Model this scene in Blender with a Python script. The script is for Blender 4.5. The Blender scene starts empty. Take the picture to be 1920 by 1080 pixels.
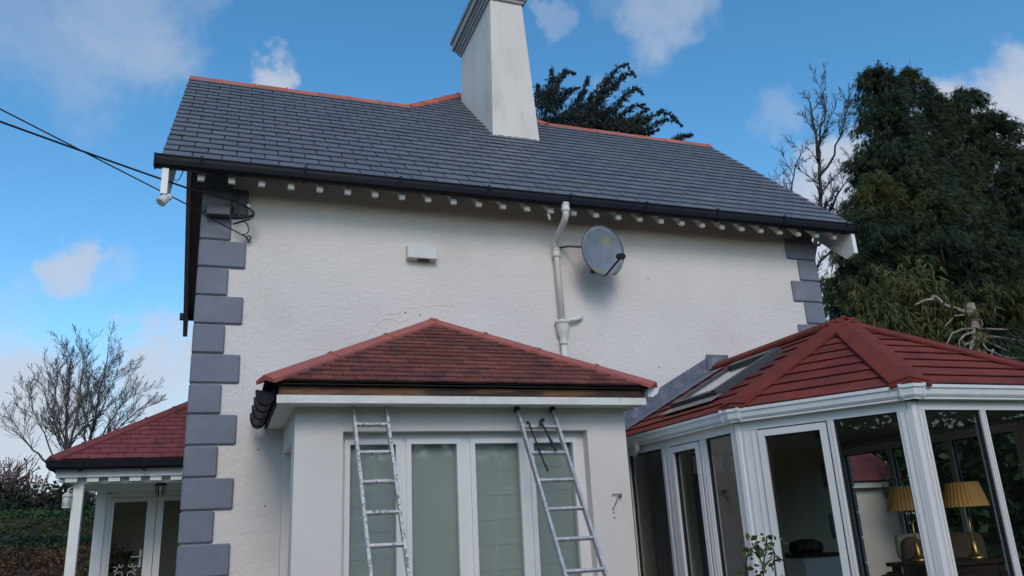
import bpy, bmesh, math, random
import numpy as np
from mathutils import Vector, Matrix

random.seed(7)
rng = np.random.default_rng(7)
scene = bpy.context.scene
col = scene.collection
RAD = math.radians

# ------------------------------------------------------------------ camera
CAM = np.array([0.0, 0.0, 1.6])
YAW, PITCH, ROLL, FPX = .354836859, .298962001, -.0513574237, 1487.56
_ca, _sa, _cb, _sb, _cc, _sc = (math.cos(YAW), math.sin(YAW), math.cos(PITCH), math.sin(PITCH),
                                math.cos(ROLL), math.sin(ROLL))
_f = np.array([_sa * _cb, _ca * _cb, _sb])
_r0 = np.array([_ca, -_sa, 0.0])
_u0 = np.cross(_r0, _f)
_r = _cc * _r0 + _sc * _u0
_u = -_sc * _r0 + _cc * _u0


def ray(px, py):
    return _r * (px - 960) / FPX - _u * (py - 540) / FPX + _f


def at(px, py, Y):
    """a measured direction of the survey photograph carried out to the real distance Y"""
    d = ray(px, py)
    return CAM + d * (Y / d[1])


cam_data = bpy.data.cameras.new("camera")
cam = bpy.data.objects.new("camera", cam_data)
col.objects.link(cam)
m = Matrix(((_r[0], _u[0], -_f[0], CAM[0]), (_r[1], _u[1], -_f[1], CAM[1]),
            (_r[2], _u[2], -_f[2], CAM[2]), (0, 0, 0, 1)))
cam.matrix_world = m
cam_data.sensor_width = 36.0
cam_data.lens = 36.0 * FPX / 1920.0
cam_data.clip_start = 0.05
cam_data.clip_end = 4000
scene.camera = cam

# ------------------------------------------------------------------ world, sun, exposure
SUN_DIR = Vector((-0.16, -0.90, 0.64)).normalized()      # towards the cloud-veiled sun
SUN_EL = math.asin(SUN_DIR.z)
SUN_AZ = math.atan2(SUN_DIR.x, SUN_DIR.y)
world = bpy.data.worlds.new("World")
scene.world = world
world.use_nodes = True
wt = world.node_tree
for n in list(wt.nodes):
    wt.nodes.remove(n)


def wn(t, **kw):
    n = wt.nodes.new(t)
    for k, v in kw.items():
        setattr(n, k, v)
    return n


wo = wn("ShaderNodeOutputWorld")
bg = wn("ShaderNodeBackground")
bg.inputs[1].default_value = 0.115
sky = wn("ShaderNodeTexSky", sky_type='NISHITA', sun_disc=False)
sky.sun_elevation = SUN_EL
sky.sun_rotation = SUN_AZ
sky.altitude = 50
sky.air_density = 1.0
sky.dust_density = 0.6
sky.ozone_density = 2.2
tc = wn("ShaderNodeTexCoord")
nz = wn("ShaderNodeTexNoise")
nz.inputs["Scale"].default_value = 3.4
nz.inputs["Detail"].default_value = 6
nz.inputs["Roughness"].default_value = .55
nz.inputs["Distortion"].default_value = .25
wt.links.new(tc.outputs["Generated"], nz.inputs["Vector"])


def wmath(op, a, b=None, c=None):
    n = wn("ShaderNodeMath", operation=op)
    for i, v in enumerate((a, b, c)):
        if v is None:
            continue
        if isinstance(v, (int, float)):
            n.inputs[i].default_value = v
        else:
            wt.links.new(v, n.inputs[i])
    return n.outputs[0]


# (direction, angular radius in radians, amount): the clouds of this sky, then a scatter round the rest
blobs = [(ray(55, 70), .10, .42), (ray(275, 45), .10, .55), (ray(240, 95), .05, .40),
         (ray(562, 122), .040, .78), (ray(1215, 20), .075, .62), (ray(1150, 5), .06, .40), (ray(1260, 15), .06, .50),
         (ray(150, 480), .050, .85), (ray(215, 490), .055, .45), (ray(40, 590), .07, .40),
         (ray(300, 690), .075, .95), (ray(330, 745), .085, .8), (ray(20, 800), .10, .95), (ray(110, 830), .11, .8),
         (ray(1900, 215), .085, 1.0), (ray(1830, 190), .05, .7), (ray(1600, 380), .06, .8), (ray(1560, 480), .10, 1.0),
         (ray(1010, 15), .03, .5), (ray(1470, 240), .045, .35), (ray(-150, 860), .18, .9)]
r2 = random.Random(3)
for k in range(14):
    az = r2.uniform(0, 2 * math.pi)
    el = RAD(r2.uniform(8, 75))
    d = np.array([math.sin(az) * math.cos(el), math.cos(az) * math.cos(el), math.sin(el)])
    v = np.array([_r @ d, _u @ d, _f @ d])
    if v[2] > 0 and abs(v[0] / v[2]) < .75 and abs(v[1] / v[2]) < .45:
        continue
    blobs.append((d, r2.uniform(.12, .30), r2.uniform(.6, .95)))
nw = wn("ShaderNodeTexNoise")
nw.inputs["Scale"].default_value = 5.0
nw.inputs["Detail"].default_value = 5
nw.inputs["Roughness"].default_value = .6
wt.links.new(tc.outputs["Generated"], nw.inputs["Vector"])
w1 = wn("ShaderNodeVectorMath", operation='SUBTRACT')
wt.links.new(nw.outputs["Color"], w1.inputs[0])
w1.inputs[1].default_value = (.5, .5, .5)
w2 = wn("ShaderNodeVectorMath", operation='SCALE')
wt.links.new(w1.outputs[0], w2.inputs[0])
w2.inputs["Scale"].default_value = .30
w3 = wn("ShaderNodeVectorMath", operation='ADD')
wt.links.new(w2.outputs[0], w3.inputs[0])
wt.links.new(tc.outputs["Generated"], w3.inputs[1])
w4 = wn("ShaderNodeVectorMath", operation='NORMALIZE')
wt.links.new(w3.outputs[0], w4.inputs[0])
acc = None
for d, rad, amt in blobs:
    d = d / np.linalg.norm(d)
    vm = wn("ShaderNodeVectorMath", operation='DOT_PRODUCT')
    vm.inputs[1].default_value = d
    wt.links.new(w4.outputs[0], vm.inputs[0])
    mr = wn("ShaderNodeMapRange", interpolation_type='SMOOTHSTEP')
    mr.inputs["From Min"].default_value = math.cos(rad * 1.25)
    mr.inputs["From Max"].default_value = 1.0
    mr.inputs["To Min"].default_value = 0
    mr.inputs["To Max"].default_value = amt
    wt.links.new(vm.outputs["Value"], mr.inputs["Value"])
    acc = mr.outputs[0] if acc is None else wmath('MAXIMUM', acc, mr.outputs[0])
nn = wmath('SUBTRACT', nz.outputs["Fac"], .5)
dens = wmath('ADD', acc, wmath('MULTIPLY', nn, 1.0))
dens = wmath('SUBTRACT', dens, wmath('MULTIPLY', wmath('LESS_THAN', acc, 0.0), 0))
mr = wn("ShaderNodeMapRange", interpolation_type='SMOOTHSTEP')
mr.inputs["From Min"].default_value = .10
mr.inputs["From Max"].default_value = 1.05
mr.inputs["To Max"].default_value = .93
wt.links.new(dens, mr.inputs["Value"])
hs = wn("ShaderNodeHueSaturation")
hs.inputs["Hue"].default_value = .491
hs.inputs["Saturation"].default_value = 1.27
hs.inputs["Value"].default_value = 1.7
wt.links.new(sky.outputs[0], hs.inputs["Color"])
mx = wn("ShaderNodeMix", data_type='RGBA')
wt.links.new(mr.outputs[0], mx.inputs[0])
wt.links.new(hs.outputs[0], mx.inputs[6])
mx.inputs[7].default_value = (5.0, 5.35, 6.1, 1)
wt.links.new(mx.outputs[2], bg.inputs[0])
wt.links.new(bg.outputs[0], wo.inputs[0])

sun_data = bpy.data.lights.new("sun", 'SUN')
sun_data.energy = 1.15
sun_data.angle = RAD(23)
sun_data.color = (1.0, .90, .78)
sun = bpy.data.objects.new("sun", sun_data)
col.objects.link(sun)
sun.rotation_euler = (-SUN_DIR).to_track_quat('-Z', 'Y').to_euler()
sun.location = (0, -20, 30)

vs = scene.view_settings
vs.view_transform = 'Standard'
vs.look = 'None'
vs.exposure = 0.0
vs.gamma = 1.0


# ------------------------------------------------------------------ materials
def lin(c):
    return tuple((v / 12.92 if v <= .04045 else ((v + .055) / 1.055) ** 2.4) for v in (x / 255 for x in c))


MATS = {}


def mat(name, rgb, rough=.6, var=.08, scale=6.0, bump=0.0, bscale=40.0, bdist=.01, metal=0.0, spec=.4, isl=0.0,
        hue=None, stretch=(1, 1, 1), huescale=1.5, hueamt=(.45, .62), coat=0):
    """rgb: linear base colour"""
    M = bpy.data.materials.new(name)
    M.use_nodes = True
    nt = M.node_tree
    b = nt.nodes["Principled BSDF"]
    b.inputs["Roughness"].default_value = rough
    b.inputs["Metallic"].default_value = metal
    b.inputs["Specular IOR Level"].default_value = spec
    if coat:
        b.inputs["Coat Weight"].default_value = coat
    geo = nt.nodes.new("ShaderNodeNewGeometry")
    mp = nt.nodes.new("ShaderNodeMapping")
    mp.inputs["Scale"].default_value = stretch
    nt.links.new(geo.outputs["Position"], mp.inputs["Vector"])
    no = nt.nodes.new("ShaderNodeTexNoise")
    no.inputs["Scale"].default_value = scale
    no.inputs["Detail"].default_value = 5
    nt.links.new(mp.outputs[0], no.inputs["Vector"])
    mr = nt.nodes.new("ShaderNodeMapRange")
    mr.inputs["From Min"].default_value = .25
    mr.inputs["From Max"].default_value = .75
    mr.inputs["To Min"].default_value = 1 - var
    mr.inputs["To Max"].default_value = 1 + var
    nt.links.new(no.outputs["Fac"], mr.inputs["Value"])
    fac = mr.outputs[0]
    if isl:
        oi = nt.nodes.new("ShaderNodeObjectInfo")
        ad = nt.nodes.new("ShaderNodeMath")
        ad.operation = 'ADD'
        nt.links.new(oi.outputs["Random"], ad.inputs[0])
        nt.links.new(geo.outputs["Random Per Island"], ad.inputs[1])
        fr = nt.nodes.new("ShaderNodeMath")
        fr.operation = 'FRACT'
        nt.links.new(ad.outputs[0], fr.inputs[0])
        m2 = nt.nodes.new("ShaderNodeMapRange")
        m2.inputs["To Min"].default_value = 1 - isl
        m2.inputs["To Max"].default_value = 1 + isl
        nt.links.new(fr.outputs[0], m2.inputs["Value"])
        mu = nt.nodes.new("ShaderNodeMath")
        mu.operation = 'MULTIPLY'
        nt.links.new(fac, mu.inputs[0])
        nt.links.new(m2.outputs[0], mu.inputs[1])
        fac = mu.outputs[0]
    base = nt.nodes.new("ShaderNodeMix")
    base.data_type = 'RGBA'
    base.inputs[6].default_value = (*rgb, 1)
    base.inputs[7].default_value = (*(hue or rgb), 1)
    if hue:
        n2 = nt.nodes.new("ShaderNodeTexNoise")
        n2.inputs["Scale"].default_value = huescale
        n2.inputs["Detail"].default_value = 6
        nt.links.new(mp.outputs[0], n2.inputs["Vector"])
        m3 = nt.nodes.new("ShaderNodeMapRange")
        m3.interpolation_type = 'SMOOTHSTEP'
        m3.inputs["From Min"].default_value, m3.inputs["From Max"].default_value = hueamt
        nt.links.new(n2.outputs["Fac"], m3.inputs["Value"])
        nt.links.new(m3.outputs[0], base.inputs[0])
    else:
        base.inputs[0].default_value = 0
    vm = nt.nodes.new("ShaderNodeVectorMath")
    vm.operation = 'SCALE'
    nt.links.new(base.outputs[2], vm.inputs[0])
    nt.links.new(fac, vm.inputs["Scale"])
    nt.links.new(vm.outputs[0], b.inputs["Base Color"])
    if bump:
        n3 = nt.nodes.new("ShaderNodeTexNoise")
        n3.inputs["Scale"].default_value = bscale
        n3.inputs["Detail"].default_value = 4
        nt.links.new(mp.outputs[0], n3.inputs["Vector"])
        bu = nt.nodes.new("ShaderNodeBump")
        bu.inputs["Strength"].default_value = bump
        bu.inputs["Distance"].default_value = bdist
        nt.links.new(n3.outputs["Fac"], bu.inputs["Height"])
        nt.links.new(bu.outputs[0], b.inputs["Normal"])
    MATS[name] = M
    return M


def glass_mat(name, tint, refl=1.0, rough=.0):
    M = bpy.data.materials.new(name)
    M.use_nodes = True
    nt = M.node_tree
    nt.nodes.remove(nt.nodes["Principled BSDF"])
    out = nt.nodes["Material Output"]
    tr = nt.nodes.new("ShaderNodeBsdfTransparent")
    tr.inputs[0].default_value = (*tint, 1)
    gl = nt.nodes.new("ShaderNodeBsdfGlossy")
    gl.inputs["Roughness"].default_value = rough
    gl.inputs["Color"].default_value = (refl, refl, refl, 1)
    # Schlick reflectance, the same for both faces of the sheet
    ge = nt.nodes.new("ShaderNodeNewGeometry")
    dt = nt.nodes.new("ShaderNodeVectorMath")
    dt.operation = 'DOT_PRODUCT'
    nt.links.new(ge.outputs["Normal"], dt.inputs[0])
    nt.links.new(ge.outputs["Incoming"], dt.inputs[1])
    def nm(op, a, b=None):
        k = nt.nodes.new("ShaderNodeMath")
        k.operation = op
        for i, v in enumerate((a, b)):
            if v is None:
                continue
            if isinstance(v, (int, float)):
                k.inputs[i].default_value = v
            else:
                nt.links.new(v, k.inputs[i])
        return k
    ab = nm('ABSOLUTE', dt.outputs["Value"])
    pw_ = nm('POWER', nm('SUBTRACT', 1.0, ab.outputs[0]).outputs[0], 5.0)
    fr = nm('ADD', nm('MULTIPLY', pw_.outputs[0], .955).outputs[0], .045)
    ms = nt.nodes.new("ShaderNodeMixShader")
    nt.links.new(fr.outputs[0], ms.inputs[0])
    nt.links.new(tr.outputs[0], ms.inputs[1])
    nt.links.new(gl.outputs[0], ms.inputs[2])
    nt.links.new(ms.outputs[0], out.inputs[0])
    MATS[name] = M
    return M


def leaf_mat(name, rgb, isl=.35, hue=None, huescale=.6, trans=.15, rough=.6, hueamt=(.45, .62)):
    M = mat(name, rgb, rough=rough, var=.25, scale=1.2, isl=isl, hue=hue, huescale=huescale, spec=.25, hueamt=hueamt)
    return M


mat("render_white", (.69, .645, .605), .85, .05, 1.3,   .6, 27, .019, hue=(.64, .595, .55), huescale=1.1, hueamt=(.5, .8))
mat("render_smooth", (.68, .64, .60), .8, .05, 1.6, .12, 60, .006)
mat("chimney_render", (.66, .62, .58), .85, .06, 3, .25, 40, .008, stretch=(1, 1, .3), hue=(.55, .52, .49), huescale=5, hueamt=(.52, .75))
mat("paint_white", (.78, .78, .76), .45, .05, 5, .08, 60, .003)
mat("paint_old", (.70, .69, .64), .6, .14, 9, .25, 50, .006, hue=(.45, .43, .38), huescale=9, hueamt=(.60, .78))
mat("upvc", (.75, .73, .705), .3, .03, 3, spec=.5)
mat("quoin_grey", (.172, .185, .228), .75, .10, 5, .3, 45, .006, hue=(.20, .21, .24), huescale=2.5, hueamt=(.5, .8))
mat("slate", (.112, .119, .150), .6, .12, 5, .3, 30, .004, isl=.09, hue=(.118, .130, .150), huescale=1.2)
mat("roof_deck", (.045, .042, .04), .9, .1)
mat("ridge_clay", (.42, .115, .075), .75, .14, 7, .25, 40, .004, isl=.12, hue=(.36, .12, .09), huescale=4)
mat("tile_red", (.165, .047, .036), .85, .22, 9, .6, 60, .010, isl=.22, hue=(.085, .034, .032), huescale=5, hueamt=(.45, .72))
mat("hip_red", (.36, .105, .088), .75, .10, 5, .2, 50, .004, hue=(.27, .09, .075), huescale=5, hueamt=(.55, .75))
mat("cons_tile", (.20, .043, .031), .85, .16, 6, .25, 80, .004, isl=.08, hue=(.15, .036, .032), huescale=4, spec=.15)
mat("cons_hip", (.185, .039, .027), .85, .14, 6, .2, 70, .004, spec=.15, hue=(.15, .034, .03), huescale=5)
mat("porch_tile", (.20, .050, .050), .8, .16, 7, .4, 60, .006, isl=.16, hue=(.13, .045, .04), huescale=3, hueamt=(.5, .75))
mat("gutter_black", (.010, .011, .018), .5, .1, 5, spec=.18)
mat("gutter_white", (.74, .75, .74), .35, .06, 6, spec=.5)
mat("lead", (.115, .125, .165), .55, .30, 12, .3, 40, .004, hue=(.22, .23, .26), huescale=9, hueamt=(.5, .75))
mat("sill_lead", (.24, .225, .20), .7, .15, 9)
mat("chimney_lead", (.33, .33, .36), .7, .12, 10)
mat("timber_bare", (.17, .082, .042), .8, .4, 6, .4, 30, .006, hue=(.045, .027, .02), huescale=2.2, hueamt=(.42, .60), stretch=(1, 1, 6))
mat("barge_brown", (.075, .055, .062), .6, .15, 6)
mat("timber_dark", (.02, .016, .014), .85, .3, 8)
mat("aluminium", (.40, .40, .41), .45, .2, 22, .3, 50, .003, metal=.5, hue=(.55, .54, .53), huescale=30, hueamt=(.54, .62))
mat("alu_paint", (.52, .51, .50), .55, .25, 28, .5, 60, .004, metal=.25, hue=(.20, .185, .18), huescale=45, hueamt=(.52, .60))
mat("steel_dark", (.035, .036, .04), .45, .2, 10, metal=.6)
mat("rust", (.10, .055, .035), .8, .4, 30)
mat("rubber", (.02, .02, .022), .6, .1)
mat("dish_grey", (.16, .19, .23), .5, .16, 7, hue=(.25, .22, .14), huescale=5, hueamt=(.52, .7))
mat("pipe_cream", (.68, .66, .62), .5, .05, 6)
mat("box_grey", (.065, .07, .085), .5, .15, 10)
mat("cable_black", (.012, .012, .016), .5, .05)
mat("glazing_bead", (.02, .02, .02), .6, .05)
mat("ceiling", (.45, .41, .36), .9, .05)
mat("olive_wall", (.52, .47, .34), .9, .06, 2)
mat("wood_dark", (.035, .022, .016), .45, .3, 9, stretch=(1, 1, 5))
mat("floor_tile", (.22, .17, .13), .5, .1)
mat("shade_ochre", (.50, .27, .085), .9, .10, 10)
mat("brass", (.42, .26, .09), .3, .15, 10, metal=.9)
mat("upholstery", (.13, .085, .06), .95, .15, 12)
mat("cushion", (.42, .38, .32), .95, .1, 12)
mat("blind", (.50, .535, .51), .8, .05, 1.2)
mat("curtain", (.10, .11, .14), .95, .2, 6, stretch=(6, 6, .4))
mat("door_blue", (.06, .075, .12), .6, .1)
mat("skylight_grey", (.055, .057, .062), .45, .12, 8)
mat("bark", (.085, .072, .07), .9, .3, 14, .6, 30, .01)
mat("bark_dark", (.05, .042, .042), .9, .3, 8)
mat("bark_pale", (.30, .25, .215), .9, .3, 14, .5, 24, .01)
mat("twig_brown", (.10, .062, .066), .9, .3, 6, isl=.3, hue=(.09, .045, .030), huescale=1.5)
leaf_mat("cypress", (.030, .048, .022), hue=(.075, .080, .020), huescale=.7, hueamt=(.50, .68))
leaf_mat("cypress_far", (.012, .020, .018), hue=(.026, .036, .018), huescale=.5)
leaf_mat("cypress_olive", (.085, .085, .022), hue=(.060, .075, .024), huescale=1.2)
leaf_mat("hedge_green", (.032, .072, .022), hue=(.05, .095, .026), huescale=1.0)
leaf_mat("hedge_dark", (.012, .026, .013), hue=(.02, .04, .016), huescale=1.0)
leaf_mat("hedge_gold", (.085, .085, .022), hue=(.085, .038, .022), huescale=1.1, hueamt=(.4, .58))
leaf_mat("laurel", (.028, .06, .020), hue=(.05, .09, .025), huescale=1.5)
leaf_mat("rose_leaf", (.045, .075, .022), hue=(.09, .085, .02), huescale=6)
leaf_mat("shrub_rust", (.105, .050, .045), hue=(.075, .045, .055), huescale=.8)
mat("grass", (.05, .08, .025), .95, .35, 2.5, .5, 60, .02, hue=(.08, .085, .03), huescale=.7)
mat("paving", (.20, .19, .17), .9, .15, 4, .3, 20, .01)
mat("plastic_white", (.60, .59, .57), .4, .04, 6)
mat("lamp_glass", (.6, .62, .62), .15, .05)
glass_mat("glass", (.94, .955, .945), .95)
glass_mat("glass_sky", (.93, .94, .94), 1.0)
glass_mat("glass_frost", (.86, .88, .87), .9, .04)


# ------------------------------------------------------------------ mesh helpers
class MB:
    def __init__(s):
        s.v = []
        s.f = []

    def poly(s, pts):
        i = len(s.v)
        s.v += [tuple(map(float, p)) for p in pts]
        s.f.append(tuple(range(i, i + len(pts))))

    def hexa(s, p):
        """8 points: bottom ring 0-3, top ring 4-7"""
        i = len(s.v)
        s.v += [tuple(map(float, q)) for q in p]
        for f in ((3, 2, 1, 0), (4, 5, 6, 7), (0, 1, 5, 4), (1, 2, 6, 5), (2, 3, 7, 6), (3, 0, 4, 7)):
            s.f.append(tuple(i + k for k in f))
        return s

    def box(s, x0, x1, y0, y1, z0, z1):
        return s.hexa([(x0, y0, z0), (x1, y0, z0), (x1, y1, z0), (x0, y1, z0),
                       (x0, y0, z1), (x1, y0, z1), (x1, y1, z1), (x0, y1, z1)])

    def obox(s, o, ex, ey, s0, s1, d0, d1, z0, z1):
        o, ex, ey = np.array(o, float), np.array(ex, float), np.array(ey, float)
        P = lambda a, b, c: o + ex * a + ey * b + np.array([0, 0, c])
        return s.hexa([P(s0, d0, z0), P(s1, d0, z0), P(s1, d1, z0), P(s0, d1, z0),
                       P(s0, d0, z1), P(s1, d0, z1), P(s1, d1, z1), P(s0, d1, z1)])

    def prism(s, poly, off):
        n = len(poly)
        i = len(s.v)
        off = np.array(off, float)
        s.v += [tuple(map(float, p)) for p in poly] + [tuple(np.array(p, float) + off) for p in poly]
        s.f.append(tuple(range(i + n - 1, i - 1, -1)))
        s.f.append(tuple(range(i + n, i + 2 * n)))
        for k in range(n):
            j = (k + 1) % n
            s.f.append((i + k, i + j, i + n + j, i + n + k))
        return s

    def loft(s, rings, caps=True):
        n = len(rings[0])
        i = len(s.v)
        for r in rings:
            s.v += [tuple(map(float, p)) for p in r]
        for a in range(len(rings) - 1):
            for k in range(n):
                j = (k + 1) % n
                s.f.append((i + a * n + k, i + a * n + j, i + (a + 1) * n + j, i + (a + 1) * n + k))
        if caps:
            s.f.append(tuple(range(i + n - 1, i - 1, -1)))
            e = i + (len(rings) - 1) * n
            s.f.append(tuple(range(e, e + n)))
        return s

    def tube(s, path, r, n=8, caps=True):
        path = [np.array(p, float) for p in path]
        rs = r if isinstance(r, (list, tuple)) else [r] * len(path)
        rings = []
        up = None
        for k, p in enumerate(path):
            t = path[min(k + 1, len(path) - 1)] - path[max(k - 1, 0)]
            t = t / (np.linalg.norm(t) + 1e-9)
            if up is None:
                up = np.array([0, 0, 1.0]) if abs(t[2]) < .9 else np.array([0, 1.0, 0])
            a = np.cross(t, up)
            a /= np.linalg.norm(a) + 1e-9
            b = np.cross(a, t)
            up = b
            rings.append([p + rs[k] * (math.cos(q) * a + math.sin(q) * b)
                          for q in (2 * math.pi * j / n for j in range(n))])
        return s.loft(rings, caps)

    def lathe(s, c, prof, n=16):
        """prof: (radius, z) pairs upwards about the vertical through c"""
        c = np.array(c, float)
        return s.loft([[c + np.array([r * math.cos(2 * math.pi * j / n), r * math.sin(2 * math.pi * j / n), z])
                        for j in range(n)] for r, z in prof])

    def mesh(s, name):
        me = bpy.data.meshes.new(name)
        me.from_pydata(s.v, [], s.f)
        bm = bmesh.new()
        bm.from_mesh(me)
        bmesh.ops.recalc_face_normals(bm, faces=bm.faces)
        bm.to_mesh(me)
        bm.free()
        return me


def place(name, me, material, parent=None, smooth=False):
    if material and not me.materials:
        me.materials.append(MATS[material])
    o = bpy.data.objects.new(name, me)
    col.objects.link(o)
    if smooth:
        me.polygons.foreach_set("use_smooth", [True] * len(me.polygons))
    if parent is not None:
        o.parent = parent
        if parent.type == 'EMPTY':
            o.matrix_parent_inverse = Matrix.Translation(-Vector(parent.location))
    return o


def part(name, mb, material, parent=None, smooth=False):
    return place(name, mb.mesh(name), material, parent, smooth)


def tag(o, label=None, cat=None, group=None, kind=None):
    if label:
        o["label"] = label
    if cat:
        o["category"] = cat
    if group:
        o["group"] = group
    if kind:
        o["kind"] = kind
    return o


def thing(name, loc, label, cat, group=None):
    o = bpy.data.objects.new(name, None)
    o.location = loc
    o.empty_display_size = .2
    col.objects.link(o)
    return tag(o, label, cat, group)


def bevel_mesh(mb, name, w, seg=1):
    me = mb.mesh(name)
    bm = bmesh.new()
    bm.from_mesh(me)
    bmesh.ops.remove_doubles(bm, verts=bm.verts, dist=1e-5)
    bmesh.ops.bevel(bm, geom=list(bm.edges), offset=w, segments=seg, affect='EDGES', profile=.5)
    bm.to_mesh(me)
    bm.free()
    return me


def clip(poly, axis, val, keep_less):
    out = []
    n = len(poly)
    for i in range(n):
        a, b = poly[i], poly[(i + 1) % n]
        da = (val - a[axis]) if keep_less else (a[axis] - val)
        db = (val - b[axis]) if keep_less else (b[axis] - val)
        if da >= 0:
            out.append(a)
        if (da >= 0) != (db >= 0):
            t = da / (da - db)
            out.append((a[0] + (b[0] - a[0]) * t, a[1] + (b[1] - a[1]) * t))
    return out


def parea(p):
    return abs(sum(p[i][0] * p[(i + 1) % len(p)][1] - p[(i + 1) % len(p)][0] * p[i][1] for i in range(len(p)))) / 2


def lay_tiles(name, polys, origin, eu, ev, gauge, width, thick, head, material, parent, limit=300, gap=.004, jitter=0.0,
              lap=1.0, rest_name=None, first=0.0, holes=None, lift=0.0):
    """cover convex polygons (u, v plane coordinates) with courses of single tiles; each tile its own object up to limit"""
    origin, eu, ev = (np.array(a, float) for a in (origin, eu, ev))
    n = np.cross(eu, ev)
    vmin = min(p[1] for q in polys for p in q)
    vmax = max(p[1] for q in polys for p in q)
    shared = {}
    items = []
    r = random.Random(5)
    row = 0
    v0 = vmin + first
    while v0 < vmax - 1e-3:
        v1 = min(v0 + gauge, vmax)
        for q in polys:
            c = clip(clip(q, 1, v0, False), 1, v1, True) if True else q
            if len(c) < 3 or parea(c) < 1e-5:
                continue
            if width is None:
                cells = [(min(p[0] for p in c), max(p[0] for p in c))]
            else:
                a0, a1 = min(p[0] for p in c), max(p[0] for p in c)
                u = math.floor(a0 / width) * width + (width / 2 if row % 2 else 0) - width
                cells = []
                while u < a1:
                    if u + width > a0:
                        cells.append((u, u + width))
                    u += width
            for (u0, u1) in cells:
                if width is not None:
                    k = clip(clip(c, 0, u0 + gap / 2, False), 0, u1 - gap / 2, True)
                else:
                    k = c
                if len(k) < 3 or parea(k) < 2e-4:
                    continue
                if holes and any(h[0] < (u0 + u1) / 2 < h[1] and h[2] < (v0 + v1) / 2 < h[3] for h in holes):
                    continue
                items.append((k, u0, v0, v1))
        v0 += gauge
        row += 1

    def build(k, u0, v0, v1, mb, base):
        # the head of the tile runs up under the next course
        ext = gauge * (lap - 1)
        g = (v1 - v0)
        hh = lambda v: thick + head * (1 - (v - v0) / max(gauge, 1e-6))
        top = [base + eu * (p[0]) + ev * (p[1]) + n * (hh(p[1]) + lift) for p in k]
        bot = [base + eu * (p[0]) + ev * (p[1]) + n * (lift + .001 + max(0, head * (1 - (p[1] - v0) / max(gauge, 1e-6)) - .002)) for p in k]
        i = len(mb.v)
        nn = len(k)
        mb.v += [tuple(x) for x in bot] + [tuple(x) for x in top]
        mb.f.append(tuple(range(i + nn - 1, i - 1, -1)))
        mb.f.append(tuple(range(i + nn, i + 2 * nn)))
        for a in range(nn):
            b = (a + 1) % nn
            mb.f.append((i + a, i + b, i + nn + b, i + nn + a))

    def key(it):
        k = it[0]
        cu = sum(p[0] for p in k) / len(k)
        cv = sum(p[1] for p in k) / len(k)
        w = origin + eu * cu + ev * cv
        d = w - CAM
        return -parea(k) * abs(n @ d) / np.linalg.norm(d) ** 3
    items.sort(key=key)
    rot = Matrix(((eu[0], ev[0], n[0], 0), (eu[1], ev[1], n[1], 0), (eu[2], ev[2], n[2], 0), (0, 0, 0, 1)))
    rest = MB()
    for idx, (k, u0, v0, v1) in enumerate(items):
        if idx >= limit:
            build(k, u0, v0, v1, rest, origin)
            continue
        sig = tuple((round(p[0] - u0, 3), round(p[1] - v0, 3)) for p in k)
        kk = [(p[0] - u0, p[1] - v0) for p in k]
        if sig not in shared:
            mb = MB()
            oe, ov, on = eu.copy(), ev.copy(), n.copy()
            i3 = np.eye(3)
            tmp_eu, tmp_ev, tmp_n = i3
            hh = lambda v: thick + head * (1 - v / gauge)
            top = [(p[0], p[1], hh(p[1]) + lift) for p in kk]
            bot = [(p[0], p[1], lift + .001 + max(0, head * (1 - p[1] / gauge) - .002)) for p in kk]
            nn = len(kk)
            mb.v = bot + top
            mb.f = [tuple(range(nn - 1, -1, -1)), tuple(range(nn, 2 * nn))] + \
                   [(a, (a + 1) % nn, nn + (a + 1) % nn, nn + a) for a in range(nn)]
            me = mb.mesh(name)
            me.materials.append(MATS[material])
            shared[sig] = me
        o = bpy.data.objects.new(name, shared[sig])
        col.objects.link(o)
        w = origin + eu * u0 + ev * v0
        if jitter:
            w = w + n * r.uniform(0, jitter) + ev * r.uniform(-jitter, jitter)
        tw = Matrix.Rotation(r.uniform(-1, 1) * jitter * 2.0, 4, 'Z') if jitter else Matrix.Identity(4)
        o.parent = parent
        o.matrix_local = Matrix.Translation(Vector(w)) @ rot @ tw
    if rest.v:
        o = part(rest_name or name, rest, material, parent)
        tag(o, kind="stuff")
    return len(items)


def chevron(mb, p0, p1, sl, sr, w, t, lift=.0):
    """ridge or hip capping from p0 to p1; sl, sr unit vectors down the two slopes"""
    p0, p1, sl, sr = (np.array(a, float) for a in (p0, p1, sl, sr))
    up = np.array([0, 0, 1.0])
    d = (p1 - p0) / np.linalg.norm(p1 - p0)
    up = up - d * (d @ up)
    up /= np.linalg.norm(up)
    ring = lambda p: [p + sl * w + up * (lift), p + sl * w + up * (lift + t), p + up * (lift + t * 1.3), p + sr * w + up * (lift + t),
                      p + sr * w + up * lift, p + up * (lift - .005)]
    return mb.loft([ring(p0), ring(p1)])


def sweep(mb, pts, prof, closed_ends=True):
    """sweep a closed profile (outward distance, z) along plan points with mitred corners; outward = right of travel"""
    pts = [np.array(p[:2], float) for p in pts]
    rings = []
    for i, p in enumerate(pts):
        if 0 < i < len(pts) - 1:
            a = pts[i] - pts[i - 1]
            b = pts[i + 1] - pts[i]
            a /= np.linalg.norm(a)
            b /= np.linalg.norm(b)
            na, nb = np.array([a[1], -a[0]]), np.array([b[1], -b[0]])
            bi = na + nb
            bi /= bi @ na
        else:
            a = (pts[1] - pts[0]) if i == 0 else (pts[-1] - pts[-2])
            a /= np.linalg.norm(a)
            bi = np.array([a[1], -a[0]])
        rings.append([(p[0] + bi[0] * d, p[1] + bi[1] * d, z) for d, z in prof])
    return mb.loft(rings, closed_ends)


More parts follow.
